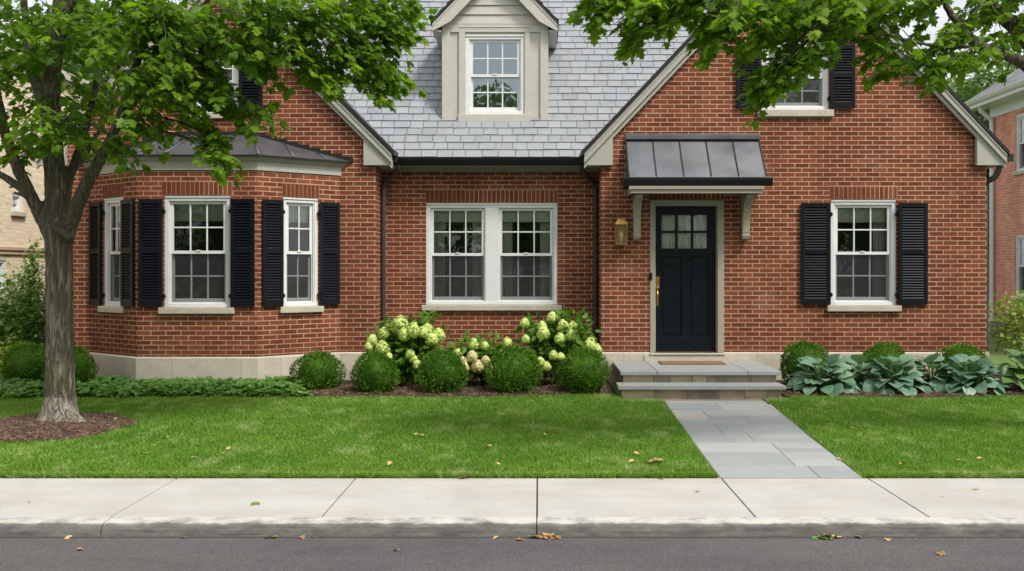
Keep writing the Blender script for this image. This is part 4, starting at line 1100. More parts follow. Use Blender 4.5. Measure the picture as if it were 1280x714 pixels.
# grass ------------------------------------------------------------------
RING = (-5.12, 10.68, .81)
def in_lawn(x, y):
    ok = (y > 8.432+.014*np.sin(x*9.0)*np.sin(x*23.0)+.012*np.sin(x*51)) & (y < 12.78+.09*np.sin(x*.9+.5)+.06*np.sin(x*2.3)+.03)
    e = .012
    ok &= ~((x > 1.49+(y-8.42)*.012-e) & (x < 2.67+(y-8.42)*.026+e))
    ok &= ~((x > 1.03) & (x < 3.13) & (y > 12.43))
    ok &= ((x-RING[0])/1.0)**2+(y-RING[1])**2 > (RING[2]-.03+.05*np.sin(6*np.arctan2(y-RING[1], x-RING[0])))**2
    return ok
def grass(n):
    Y = 8.42+(13.2-8.42)*rng.random(n)**1.25
    Xx = (-673/F*Y-2.0)+rng.random(n)*((1280/F)*Y+4.0)
    k = in_lawn(Xx, Y); Xx, Y = Xx[k], Y[k]; n = len(Y)
    cl = 0.5+.5*np.sin(Xx*7.1+np.sin(Y*5.3)*2)*np.sin(Y*8.7+np.sin(Xx*4.1)*2)
    h = (.022+.017*rng.random(n)+.007*cl)
    # overhanging, slightly longer edge at the pavement
    h *= np.where(Y < 8.55, 1.15, 1)
    th = rng.random(n)*2*PI; lean = h*(.25+.75*rng.random(n))
    w = .0021+.0016*rng.random(n)
    base = np.stack([Xx, Y, .03*(Y-8.42)-.012], 1)
    side = np.stack([np.cos(th), np.sin(th), 0*th], 1); ld = np.where(Y < 8.50, -PI/2+rng.normal(0, .9, n), th+PI/2+rng.normal(0, .5, n))
    lean = np.where(Y < 8.5, lean*1.25, lean)
    ln = np.stack([np.cos(ld), np.sin(ld), 0*th], 1)
    mid = base+ln*(lean*.35)[:, None]; mid[:, 2] += h*.62
    tip = base+ln*lean[:, None]; tip[:, 2] += h
    V = np.stack([base-side*w[:, None], base+side*w[:, None], mid+side*(w*.8)[:, None], tip, mid-side*(w*.8)[:, None]], 1).reshape(-1, 3)
    lp = (np.arange(n)[:, None]*5+np.array([0, 1, 2, 4, 4, 2, 3])[None]).reshape(-1)
    tot = np.tile([4, 3], n)
    me = bpy.data.meshes.new('grass'); me.vertices.add(len(V)); me.vertices.foreach_set('co', V.astype(np.float32).ravel())
    me.loops.add(len(lp)); me.loops.foreach_set('vertex_index', lp.astype(np.int32)); me.polygons.add(len(tot))
    me.polygons.foreach_set('loop_start', np.concatenate([[0], np.cumsum(tot)[:-1]]).astype(np.int32)); me.polygons.foreach_set('loop_total', tot.astype(np.int32))
    a = me.attributes.new('tint', 'FLOAT', 'POINT'); a.data.foreach_set('value', np.repeat(np.where((Y < 8.62) & (rng.random(n) < .22), .97, rng.random(n)), 5).astype(np.float32))
    me.materials.append(MT['blade']); me.update(calc_edges=True)
    o = bpy.data.objects.new('grass', me); COL.objects.link(o); o['kind'] = 'stuff'; o['label'] = 'short mown green lawn grass with pale streaks'
    return o
grass(800000)

# mulch ring and chips
mb = MB(); pts = [(RING[0], RING[1], lawn_z(RING[1])+.06)]; fs = []
for j, (rr_, zz) in enumerate(((.3, .055), (.6, .04), (.85, .02), (1.0, -.012))):
    for i in range(48):
        a = 2*PI*i/48; q = rr_*(RING[2]+.05*math.sin(6*a)); y = RING[1]+q*math.sin(a)
        pts.append((RING[0]+q*math.cos(a), y, lawn_z(y)+zz+random.uniform(-.008, .008)))
for i in range(48):
    fs.append((0, 1+i, 1+(i+1) % 48))
    for j in range(3): fs.append((1+j*48+i, 1+(j+1)*48+i, 1+(j+1)*48+(i+1) % 48, 1+j*48+(i+1) % 48))
mb.add(pts, fs); o = mb.build('mulch_bed', MT['soil'], smooth=True); o['kind'] = 'structure'
CHIP_V = [(-.5, -.12, 0), (.5, -.1, 0), (.45, .12, .0), (-.45, .1, 0), (-.4, 0, .12), (.4, .02, .1)]
CHIP_F = [(0, 1, 5, 4), (2, 3, 4, 5), (1, 2, 5), (3, 0, 4)]
def chips(T, name):
    n = len(T); a = rng.random(n)*2*PI
    ax = np.stack([np.cos(a), np.sin(a), rng.normal(0, .35, n)], 1); nm = np.stack([rng.normal(0, .4, n), rng.normal(0, .4, n), np.ones(n)], 1)
    o = leaves(name, CHIP_V, CHIP_F, frames(np.cross(ax, nm), nm, .02+.04*rng.random(n)), T, MT['chips'], rng.random(n)); o['kind'] = 'stuff'; return o
n = 7000; a = rng.random(n)*2*PI; r_ = np.sqrt(rng.random(n))*(RING[2]+.03+.05*np.sin(6*a)); yy = RING[1]+r_*np.sin(a)
T1 = np.stack([RING[0]+r_*np.cos(a), yy, .03*(yy-8.42)+.06*(1-(r_/1.0)**1.3).clip(0, 1)+.004], 1)
n = 16000; xx = np.where(rng.random(n) < .7, -8+rng.random(n)*8.98, 3.09+rng.random(n)*4.3); u = rng.random(n)
yf = 12.78+.09*np.sin(xx*.9+.5)+.06*np.sin(xx*2.3); yy = yf+.02+u*1.1
T2 = np.stack([xx, yy, .03*(np.minimum(yf, 13.06)-8.42)+.024*np.minimum(1, (yy-yf)/.12)+.004+(yy-yf)*.012], 1)
o = chips(T1, 'mulch'); o['label'] = 'brown bark mulch mounded round the maple trunk'
o = chips(T2, 'mulch'); o['label'] = 'brown bark mulch of the planting beds along the house'

# ------------------------------------------------------------------ PLANTS
def boxwood_mesh(R, n, seed):
    g = np.random.default_rng(seed)
    d = unit(g.normal(size=(n, 3)))
    bump = .085*np.sin(d[:, 0]*3.1+2*seed)*np.sin(d[:, 2]*3.7+seed)+.06*np.sin(d[:, 0]*7+seed)*np.sin(d[:, 1]*6+1.3*seed)+.05*np.sin(d[:, 2]*11+d[:, 0]*9+seed)*np.sin(d[:, 1]*10)+.03*np.sin(d[:, 0]*23)*np.sin(d[:, 2]*21)
    bump = bump+.05*(g.random(n) > .97)
    rad = R*(1+bump)*(.86+.17*g.random(n)**.6)
    T = d*rad[:, None]*np.array([1.0, 1.0, .96])
    ax = unit(d+.9*unit(g.normal(size=(n, 3)))+np.array([0, 0, .35])); nm = d*.5+g.normal(size=(n, 3))*.8+np.array([0, 0, .5])
    sz = R*.085*(.7+.6*g.random(n))
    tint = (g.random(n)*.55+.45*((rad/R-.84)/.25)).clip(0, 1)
    return T, frames(ax, nm, sz), tint
BOXM = []
def boxwood(px, py_c, rpx, Y, label, seed, group='clipped boxwood balls along the house'):
    R = rpx*Y/F; c = P(px, py_c, Y)
    root = empty('boxwood_shrub', (c.x, c.y, .15), label, 'shrub', group, absolute=False)
    if len(BOXM) < 3:
        T, Rm, ti = boxwood_mesh(.32, 5200, seed)
        core = MB(); 
        pts = []
        for i in range(9):
            for k in range(14):
                a = PI*i/8; b = 2*PI*k/14; pts.append((.265*math.sin(a)*math.cos(b), .265*math.sin(a)*math.sin(b), .255*math.cos(a)))
        core.add(pts, [(i*14+k, (i+1)*14+k, (i+1)*14+(k+1) % 14, i*14+(k+1) % 14) for i in range(8) for k in range(14)])
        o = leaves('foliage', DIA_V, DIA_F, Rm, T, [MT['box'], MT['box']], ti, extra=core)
        BOXM.append(o.data); o.parent = root
    else:
        o = bpy.data.objects.new('foliage', BOXM[seed % 3]); COL.objects.link(o); o.parent = root
    o.location = (0, 0, c.z-.15); o.scale = (R/.32*random.uniform(.94, 1.07), R/.32*random.uniform(.94, 1.06), R/.32*random.uniform(.92, 1.05)); o.rotation_euler = (0, 0, seed*1.7)
    s_ = MB(); s_.tube([(0, 0, -.06), (.01, 0, max(.1, c.z-.15))], .02, 6); q = s_.build('stem', MT['bark']); q.parent = root
    return root
for a in ((397, 467, 30, 13.5, 'clipped boxwood ball at the right end of the ground cover, before the bay', 1),
          (469, 468.5, 28.5, 13.15, 'clipped boxwood ball in front of the tall left hydrangea', 2),
          (553, 466.5, 30, 13.15, 'clipped boxwood ball between the left and the low middle hydrangea', 3),
          (642, 464.5, 31.5, 13.15, 'clipped boxwood ball between the middle and the right hydrangea, under the paired window', 4),
          (729, 466.5, 30, 13.15, 'clipped boxwood ball directly left of the stone front steps', 5),
          (1006, 456, 29, 13.75, 'clipped boxwood ball behind the hostas, nearest right of the steps', 6),
          (1105, 458, 29, 13.85, 'clipped boxwood ball behind the hostas under the right shuttered window', 7),
          (1203, 459, 29, 13.9, 'clipped boxwood ball behind the hostas at the right corner of the house', 8),
          (38, 457, 29, 13.6, 'clipped boxwood ball mostly left of the maple trunk', 9),
          (86, 461, 29, 13.4, 'clipped boxwood ball half hidden behind the maple trunk', 10)):
    boxwood(*a)

def shrub(name, label, cat, c, rx, ry, h, n, size, mat, seed, tv=OVAL_V, tf=OVAL_F, group=None, lumps=7, stems=5, up=.4, smooth=False):
    g = np.random.default_rng(seed)
    root = empty(name, c, label, cat, group)
    cen = np.array([[c[0]+rx*.75*math.cos(k*2.4)*math.sqrt((k+.5)/lumps), c[1]+ry*.75*math.sin(k*2.4)*math.sqrt((k+.5)/lumps), c[2]+h*(.40+.38*g.random())] for k in range(lumps)])
    idx = g.integers(0, lumps, n); d = unit(g.normal(size=(n, 3))); rr_ = g.random(n)**.4
    ext = np.array([rx*.55, ry*.55, h*.40])
    T = cen[idx]+d*rr_[:, None]*ext; T[:, 2] = np.maximum(T[:, 2], c[2]+.03)
    ax = unit(d*np.array([1, 1, .4])+g.normal(size=(n, 3))*.5+np.array([0, 0, up-.4])); nm = g.normal(size=(n, 3))*.45+np.array([0, -.25, 1.0])
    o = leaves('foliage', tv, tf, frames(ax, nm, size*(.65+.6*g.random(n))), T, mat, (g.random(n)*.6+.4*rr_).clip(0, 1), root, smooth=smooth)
    m = MB()
    for k in range(stems):
        p = cen[k % lumps]; m.tube(bez((c[0]+.05*math.cos(k), c[1]+.05*math.sin(k), c[2]-.05), (c[0]*.6+p[0]*.4, c[1]*.6+p[1]*.4, c[2]+h*.3), tuple(p)), [.010, .009, .009, .008, .007, .006, .004], 5)
    m.build('stem', MT['stem'], root)
    return root

def flower_head(root, p, r, h, seed, mat):
    g = np.random.default_rng(seed); n = 330
    d = unit(g.normal(size=(n, 3))); T = np.array(p)+d*np.array([r, r, h])*(.55+.5*g.random(n)**.6)[:, None]
    # panicle: narrower on top
    zf = (T[:, 2]-p[2])/h; T[:, :2] = p[:2]+(T[:, :2]-np.array(p[:2]))*(1-.30*zf)[:, None]
    PET_V = [(0, 0, .1), (.5, .12, 0), (.12, .5, 0), (-.12, .5, 0), (-.5, .12, 0), (-.5, -.12, 0), (-.12, -.5, 0), (.12, -.5, 0), (.5, -.12, 0)]
    PET_F = [(0, 8, 1), (0, 2, 3), (0, 4, 5), (0, 6, 7), (0, 1, 2), (0, 3, 4), (0, 5, 6), (0, 7, 8)]
    up_ = np.tile([0., 0., 1.], (n, 1))+g.normal(size=(n, 3))*.3
    o = leaves('flower_head', PET_V, PET_F, frames(np.cross(d, up_), d+g.normal(size=(n, 3))*.25, .030*(.8+.5*g.random(n))), T, mat, (g.random(n)*.6+.4*(zf*.5+.5)).clip(0, 1), root)
def hydrangea(label, c, rx, ry, h, n, seed, heads, group='hydrangeas behind the clipped boxwood balls'):
    root = shrub('hydrangea', label, 'shrub', c, rx, ry, h, n, .115, MT['hyd'], seed, group=group, lumps=11, stems=9, up=.2)
    for i, (px, py, Y, rp, pk) in enumerate(heads):
        p = P(px, py, Y); r = rp*Y/F
        m = MB(); m.tube(bez((c[0]+(p.x-c[0])*.3, c[1]+.02, c[2]+.1), (p.x*.7+c[0]*.3, p.y, p.z*.6), (p.x, p.y, p.z-r*.4)), .005, 5); m.build('flower_stalk', MT['stem'], root)
        flower_head(root, np.array(p), r*.84, r*.92, seed*31+i, MT['flower_pink'] if pk else MT['flower'])
    return root
YH = 13.9
hydrangea('tall hydrangea with lime-white flower heads left of the paired window', (X(508, YH), YH, .16), .48, .36, .86, 1000, 21,
          [(500, 405, 13.7, 12, 0), (517, 413, 13.6, 11, 0), (529, 415, 13.65, 9, 0), (548, 419, 13.65, 10.5, 0), (540, 424, 13.55, 9, 0), (480, 417, 13.75, 9, 0), (466, 426, 13.75, 9, 0), (478, 435, 13.6, 10.5, 0),
           (486, 446, 13.55, 6, 0), (513, 443, 13.5, 7, 0), (517, 449, 13.5, 6, 0), (522, 456, 13.45, 7, 0), (505, 418, 13.6, 9, 0), (535, 411, 13.7, 8, 0), (461, 433, 13.7, 6, 0)])
hydrangea('low middle hydrangea with pinkish cream flower heads', (X(602, YH), YH, .16), .42, .32, .60, 800, 22,
          [(592, 430, 13.65, 8, 0), (634, 429, 13.7, 8, 0), (590, 446, 13.55, 8.5, 1), (578, 452, 13.5, 7, 1), (597, 458, 13.45, 9, 1), (580, 460, 13.45, 8, 1), (607, 451, 13.5, 7, 1), (612, 460, 13.5, 6.5, 1), (572, 442, 13.6, 7, 0), (627, 443, 13.6, 6, 0), (606, 432, 13.7, 6, 0)])
hydrangea('tall hydrangea with lime flower heads right of the paired window, near the steps', (X(695, YH), YH, .16), .48, .36, .94, 1100, 23,
          [(690, 397, 13.75, 8, 0), (704, 408, 13.65, 9, 0), (716, 409, 13.7, 8, 0), (679, 416, 13.6, 9.5, 0), (714, 419, 13.6, 8.5, 0), (656, 404, 13.7, 7, 0), (700, 423, 13.55, 8, 0), (678, 408, 13.7, 7, 0), (738, 432, 13.6, 11, 0), (746, 437, 13.55, 8, 0), (692, 444, 13.5, 6.5, 0), (701, 446, 13.5, 6, 0), (675, 452, 13.5, 7, 0), (683, 458, 13.5, 7, 0), (657, 424, 13.6, 6, 0)])

# hostas
def hosta_leaf():
    V = []; Fc = []; nu, nv = 5, 8
    for j in range(nv+1):
        v = j/nv; w = .47*(math.sin(PI*v**.72)**.8 if 0 < v < 1 else 0)
        for i in range(-nu+1, nu):
            u = i/(nu-1); rib = .012*math.cos(u*PI*4)
            V.append((u*w, v, +.13*abs(u)*w*2*.6-.20*v*v*v+rib*(1-abs(u))-.02*abs(u)**3))
    m = 2*nu-1
    for j in range(nv):
        for i in range(m-1): Fc.append((j*m+i, j*m+i+1, (j+1)*m+i+1, (j+1)*m+i))
    return V, Fc
HV, HF = hosta_leaf()
def hosta(label, c, R, h, n, seed, mat, size=.20, group='blue-green hostas right of the steps'):
    g = np.random.default_rng(seed); root = empty('hosta', c, label, 'plant', group)
    i = np.arange(n); t = (i+.5)/n; a = i*2.399+g.normal(0, .2, n)
    el = 1.2*(1-t)**.8+.12; L = R*(.45+.55*t)
    hor = L*np.cos(el*.75); ver = h*(.50+.65*(1-t)-.32*t)*(.75+.45*g.random(n))
    T = np.stack([c[0]+hor*.62*np.cos(a), c[1]+hor*.62*np.sin(a), c[2]+ver], 1)
    ax = np.stack([np.cos(a), np.sin(a), .7*(1-t)-.75*t**1.5+g.normal(0, .2, n)], 1)
    nm = np.stack([-.1*np.cos(a), -.1*np.sin(a)-.25, np.ones(n)], 1)+g.normal(size=(n, 3))*.22
    leaves('foliage', HV, HF, frames(ax, nm, size*(.75+.45*g.random(n))), T, mat, g.random(n), root, smooth=True)
    m = MB()
    for k in range(n): m.tube(bez((c[0], c[1], c[2]-.02), (c[0]*.5+T[k][0]*.5, c[1]*.5+T[k][1]*.5, c[2]+ver[k]*.9), tuple(T[k]), 4), .007, 5)
    m.build('leaf_stalk', MT['hosta_green'], root)
    return root
for px, Y, R, h, n, sd, lab in ((1027, 13.22, .56, 0.27, 62, 1, 'broad blue-green hosta nearest the front steps'), (1117, 13.2, .55, 0.29, 64, 2, 'broad blue-green hosta in the middle of the row, under the right window'),
                            (1212, 13.2, .56, 0.28, 64, 3, 'broad blue-green hosta below the right corner of the house'), (1165, 13.45, .42, 0.28, 40, 6, 'smaller blue-green hosta tucked behind the middle two'), (1072, 13.45, .40, 0.26, 40, 8, 'smaller blue-green hosta tucked behind the first two')):
    hosta(lab, (X(px, Y), Y, .165), R, h, n, sd, MT['hosta'])
hosta('paler green hosta at the right edge of the photo', (X(1281, 13.3), 13.3, .165), .5, .34, 50, 5, MT['hosta_green'])

# pachysandra ground cover
def whorls(pts, size, mat, name, seed, k=7):
    g = np.random.default_rng(seed); n = len(pts); N = n*k
    a = (np.tile(np.arange(k), n)*2*PI/k)+np.repeat(g.random(n)*6.28, k)+g.normal(0, .2, N)
    T = np.repeat(pts, k, 0)+np.stack([0*a, 0*a, g.normal(0, .012, N)], 1)
    ax = np.stack([np.cos(a), np.sin(a), .15+g.normal(0, .3, N)], 1); nm = np.stack([0*a, 0*a-.45, np.ones(N)], 1)+g.normal(size=(N, 3))*.25
    return leaves(name, [(x*1.5, y, z) for x, y, z in OVAL_V], OVAL_F, frames(ax, nm, size*(.7+.6*g.random(N))), T, mat, np.repeat(g.random(n), k)*.6+g.random(N)*.4)
n = 3600; x = -8.2+rng.random(n)*5.35; yf = 12.70+.06*np.sin(x*1.3)+.04*np.sin(x*4.1); u = rng.random(n); yy = yf+u**.9*1.15
keep = (x < -3.0+.15*np.sin(yy*9)) & ~((yy > 13.62) & (x > -5.45) & (x < -3.68)) & ~((yy > 13.58+(x+3.76)*.85) & (x > -3.76))
x, yy, yf = x[keep], yy[keep], yf[keep]
hh = .05+.05*rng.random(len(x))+.015*np.sin(x*5)*np.sin(yy*7); hh *= np.minimum(1, .25+(yy-yf)/.3)*(.7+.6*rng.random(len(x)))
o = whorls(np.stack([x, yy, .14+hh], 1), .066, MT['pachy'], 'ground_cover', 4); o['kind'] = 'stuff'; o['label'] = 'dense dark green ground cover below the bay'
n = 1500; k2 = np.arange(len(x)); 
o2 = whorls(np.stack([x, yy-.01, .13+hh*.45], 1), .06, MT['pachy'], 'ground_cover', 5); o2['kind'] = 'stuff'; o2['label'] = 'lower leaves of the ground cover below the bay'

# side shrubs
shrub('lime_shrub', 'yellow-green leafy shrub beyond the right corner of the house', 'shrub', (7.45, 15.6, .14), .62, .6, 1.15, 1900, .075, MT['lime_shrub'], 41, lumps=12)
shrub('lime_shrub', 'low yellow-green shrub at the right edge of the photo beyond the pale hosta', 'shrub', (X(1300, 15.0), 14.6, .14), .5, .5, .75, 1100, .075, MT['lime_shrub'], 42, lumps=9)
YL = 16.2
shrub('leafy_shrub', 'loose light green shrub left of the maple trunk before the beige building', 'shrub', (X(10, YL), YL, .14), .75, .6, 1.45, 2300, .085, MT['shrub'], 43, lumps=14)
shrub('leafy_shrub', 'rounder green shrub close behind the maple trunk at left', 'shrub', (X(45, YL-.3), YL-.3, .14), .45, .4, 1.15, 1300, .08, MT['shrub'], 44, lumps=9)
shrub('columnar_shrub', 'slim upright shrub climbing beside the maple trunk', 'shrub', (X(40, 16.8), 16.8, .14), .20, .2, 1.95, 900, .075, MT['shrub'], 45, lumps=7)
shrub('leafy_shrub', 'low flowering shrub under the loose shrub at the left edge', 'shrub', (X(6, 15.2), 15.2, .14), .4, .3, .5, 700, .06, MT['lime_shrub'], 46, lumps=6)

# ------------------------------------------------------------------ TREES
def spray_cloud(pts, axis_xy, L, k, size, g, droop=.35):
    """twigs with leaves: returns leaf transforms and twig MB"""
    n = len(pts); out = pts[:, :2]-np.array(axis_xy); out = out/(np.linalg.norm(out, axis=1, keepdims=True)+1e-6)
    d = unit(np.concatenate([out, np.full((n, 1), -droop)], 1)+g.normal(size=(n, 3))*np.array([.55, .55, .28]))
    Ls = L*(.6+.8*g.random(n)); tw = MB()
    T, AX, NM, TI, SZ = [], [], [], [], []
    stint = g.random(n)
    side = unit(np.stack([-d[:, 1], d[:, 0], 0*d[:, 0]], 1))
    for j in range(k):
        t = (j+.6)/k
        node = pts+d*(Ls*(t-.5))[:, None]; node[:, 2] -= Ls*.35*t*t
        for s in (-1, 1):
            spread = side*s*(1.0-.55*t)
            ax = unit(d*(.35+.6*t)+spread+np.array([0, 0, -.42])+g.normal(size=(n, 3))*.32)
            pet = .035+.04*g.random(n)
            T.append(node+ax*pet[:, None]); AX.append(ax); NM.append(np.array([0, 0, 1.0])+g.normal(size=(n, 3))*.38); TI.append((stint*.55+g.random(n)*.45)); SZ.append(size*(.6+.65*g.random(n)))
    node = pts+d*(Ls*.5)[:, None]; node[:, 2] -= Ls*.35
    T.append(node); AX.append(unit(d+np.array([0, 0, -.5]))); NM.append(np.array([0, 0, 1.0])+g.normal(size=(n, 3))*.3); TI.append((stint*.5+.4)); SZ.append(np.full(n, size))
    for i in range(n):
        p = pts[i]; a = p-d[i]*Ls[i]*.55; b = p+d[i]*Ls[i]*.5; b[2] -= Ls[i]*.35
        tw.tube([a, p+np.array([0, 0, -Ls[i]*.09]), b], [.005, .0035, .002], 3, cap=False)
    return np.concatenate(T), frames(np.concatenate(AX), np.concatenate(NM), np.concatenate(SZ)), np.concatenate(TI).clip(0, 1), tw
def ell_pts(c, r, n, g):
    d = unit(g.normal(size=(n, 3))); return np.array(c)+d*(g.random(n)**.45)[:, None]*np.array(r)
def crown(root, clumps, axis_xy, seed, size, mat, limbs, L=.34, k=5, rise=0, thin=1.0):
    g = np.random.default_rng(seed); pts = []
    br = MB()
    lp = [Vector(p) for path in limbs for p in path]
    for (px, py, rx, ry, Y, rY, n) in clumps:
        rx = max(7, rx-11); ry = max(6, ry-9); py -= 7+rise
        n = max(3, round(n*(.5 if py < -35 else .86)*thin))
        c = P(px, py, Y); pts.append(ell_pts(c, (rx*Y/F, rY, ry*Y/F), n, g))
        q = min(lp, key=lambda v: (v-c).length+max(0, v.z-c.z-.3)*2.0)
        mid = q.lerp(c, .5)+Vector((0, 0, .12+.1*(c-q).length*.3))
        Lb = (c-q).length; r0 = .010+.006*Lb
        path = bez(q, mid, c, 7); br.tube(path, [r0*(1-.7*i/7) for i in range(8)], 6)
        for e_ in range(3):
            f = pts[-1][g.integers(0, n)]; br.tube(bez(path[3+e_], tuple(Vector(path[3+e_]).lerp(Vector(f), .5)+Vector((0, 0, .06))), tuple(f), 4), [r0*.45, r0*.4, r0*.33, r0*.27, r0*.2], 5)
    T, R, ti, tw = spray_cloud(np.concatenate(pts), axis_xy, L, k, size, g)
    tw.cur = 0
    off = len(tw.v); tw.v += br.v; tw.f += [tuple(i+off for i in f) for f in br.f]; tw.mi += br.mi
    return leaves('crown', MAPLE_V, MAPLE_F, R, T, [mat, MT['bark']], ti, root, extra=tw)
def trunk(root, tubes, voxel=.02, disp=.012):
    m = MB()
    for path, rad in tubes: m.tube(path, rad, 14)
    o = m.build('trunk', MT['bark'], root)
    r = o.modifiers.new('remesh', 'REMESH'); r.mode = 'VOXEL'; r.voxel_size = voxel; r.use_smooth_shade = True
    s_ = o.modifiers.new('smooth', 'SMOOTH'); s_.iterations = 5; s_.factor = .6
    tx = bpy.data.textures.new('bark_noise', 'CLOUDS'); tx.noise_scale = .09; tx.noise_depth = 3
    d = o.modifiers.new('displace', 'DISPLACE'); d.texture = tx; d.strength = disp*1.6; d.mid_level = .5; d.texture_coords = 'GLOBAL'
    return o
def smooth_path(pts, rad, n=5):
    pts = [Vector(p) for p in pts]; out, ro = [], []
    for i in range(len(pts)-1):
        p0, p1, p2, p3 = pts[max(0, i-1)], pts[i], pts[i+1], pts[min(len(pts)-1, i+2)]
        for j in range(n):
            t = j/n; out.append(.5*((2*p1)+(p2-p0)*t+(2*p0-5*p1+4*p2-p3)*t*t+(3*p1-p0-3*p2+p3)*t**3)); ro.append(rad[i]*(1-t)+rad[i+1]*t)
    out.append(pts[-1]); ro.append(rad[-1]); return out, ro

TY = 10.9; tb = ground_at(75, 530); tb.y = TY; tb.x = X(75, TY)
maple = empty('maple_tree', (tb.x, TY, lawn_z(TY)), 'tall maple with thick forked trunk on the lawn at left, before the bay', 'tree')
q = lambda px, py, dy=0: P(px, py, TY+dy)
tubes = [smooth_path([q(74, 545), q(74, 522), q(75, 490), q(75, 440), q(74, 350), q(73, 290), q(70, 240), q(66, 180), q(64, 110), q(72, 40), q(80, -40), q(90, -140), q(88, -260)],
                     [.27, .200, .160, .143, .137, .138, .112, .105, .095, .085, .07, .055, .03]),
         smooth_path([q(72, 310), q(56, 280, -.02), q(38, 243, -.08), q(20, 205, -.15), q(6, 165, -.2), q(-5, 110, -.3), q(-20, 40, -.4)], [.09, .075, .066, .060, .053, .045, .03]),
         smooth_path([q(40, 246, -.08), q(22, 232, .1), q(0, 218, .3), q(-40, 195, .5), q(-90, 150, .6)], [.05, .045, .04, .035, .02]),
         smooth_path([q(78, 310), q(92, 270, -.1), q(107, 232, -.2), q(122, 205, -.3), q(140, 172, -.4), q(152, 140, -.5), q(168, 90, -.6), q(190, 20, -.7), q(220, -60, -.8)], [.09, .078, .070, .063, .055, .047, .04, .03, .02]),
         smooth_path([q(148, 150, -.45), q(168, 128, -.5), q(200, 100, -.6), q(250, 70, -.7), q(320, 40, -.7), q(400, 30, -.5)], [.045, .04, .035, .03, .024, .015]),
         smooth_path([q(78, 270), q(86, 225, .1), q(100, 185, .15), q(113, 140, .2), q(122, 95, .3), q(135, 30, .4), q(160, -60, .5)], [.07, .052, .045, .040, .036, .03, .02]),
         smooth_path([q(90, 215, .1), q(112, 185, .25), q(130, 150, .5), q(142, 110, .8), q(160, 50, 1.1)], [.04, .034, .03, .026, .015]),
         smooth_path([q(64, 160), q(50, 120, .3), q(35, 70, .5), q(30, 0, .6), q(20, -80, .7)], [.075, .06, .05, .04, .02]),
         smooth_path([q(76, 40), q(105, -20, -.2), q(160, -90, -.3), q(260, -170, -.3)], [.08, .06, .045, .02]),
         smooth_path([q(84, -90), q(50, -150, -.2), q(-20, -210, -.2)], [.07, .05, .02]),
         # root flare
         smooth_path([q(74, 500), q(86, 522, -.08), q(112, 541, -.2)], [.13, .11, .05]), smooth_path([q(74, 500), q(60, 522, -.08), q(42, 541, -.16)], [.13, .10, .05]), smooth_path([q(76, 500), q(76, 530, -.12), q(80, 545, -.3)], [.12, .1, .05]),
         smooth_path([q(88, 300, -.12), q(70, 284, -.17), q(66, 283, -.215)], [.05, .05, .03]),
         smooth_path([q(40, 250, -.08), q(24, 242, -.15), q(16, 241, -.2)], [.03, .022, .018])]
trunk(maple, tubes)
kn = MB(); kc = q(68, 284, -.19); kn.lathe([(.045, -.02), (.05, 0), (.04, .014), (.03, .01), (.028, .0), (.012, .008), (.002, .012)], (0, 0, 0), 16)
kn.v = [(kc.x+a, kc.y-c, kc.z+b) for a, b, c in kn.v]; kn.build('knot', MT['bark'], maple, smooth=True)
LC = [(215, 18, 50, 30, 10.2, .6, 34), (165, 8, 44, 26, 10.3, .6, 24), (185, 30, 30, 26, 10.0, .5, 20), (262, 165, 22, 18, 10.0, .3, 9), (270, 200, 14, 22, 9.95, .2, 7), (-20, 120, 60, 70, 10.3, .9, 34), (20, 40, 70, 60, 10.4, 1.0, 46), (15, 190, 34, 26, 10.6, .5, 16), (70, 160, 50, 36, 10.2, .4, 26), (110, 40, 60, 50, 10.6, 1.0, 44), (120, 125, 44, 44, 11.4, .7, 26),
      (170, 60, 60, 55, 10.2, .8, 56), (200, 115, 55, 45, 10.2, .7, 54), (185, 160, 42, 24, 10.1, .4, 15), (250, 60, 60, 60, 10.1, .7, 60), (255, 122, 46, 38, 10.0, .6, 36), (262, 182, 16, 26, 10.0, .2, 6),
      (310, 30, 60, 50, 10.1, .8, 56), (315, 80, 36, 30, 10.0, .5, 22), (330, 146, 16, 14, 10.0, .2, 5), (290, 140, 22, 20, 10.0, .3, 8), (375, 20, 55, 45, 10.1, .8, 52), (385, 75, 45, 34, 10.2, .6, 36), (445, 20, 50, 40, 10.4, .7, 44),
      (440, 70, 48, 32, 10.4, .6, 36), (478, 92, 34, 22, 10.5, .4, 20), (490, 40, 34, 34, 10.5, .5, 28), (465, 112, 20, 14, 10.5, .3, 8), (500, 5, 26, 26, 10.6, .5, 16), (400, 105, 28, 18, 10.2, .4, 12),
      (150, 190, 30, 18, 10.3, .35, 10), (100, 175, 26, 18, 10.9, .4, 8), (60, 90, 40, 40, 11.6, .5, 16),
      # upper crown, above the frame
      (0, -60, 120, 60, 10.8, 1.4, 60), (130, -70, 110, 70, 10.8, 1.5, 70), (270, -60, 100, 60, 10.6, 1.3, 60), (400, -50, 90, 50, 10.6, 1.1, 44), (60, -180, 130, 80, 11, 1.6, 60), (220, -190, 130, 80, 11, 1.5, 60), (120, -290, 120, 70, 11, 1.2, 40), (350, -140, 90, 60, 10.8, 1.2, 34), (-90, 0, 70, 90, 10.8, 1.2, 30), (-90, -150, 80, 90, 10.9, 1.3, 30)]
crown(maple, LC, (tb.x, TY), 31, .092, MT['maple'], [t[0] for t in tubes[:10]], rise=3, thin=1.05)

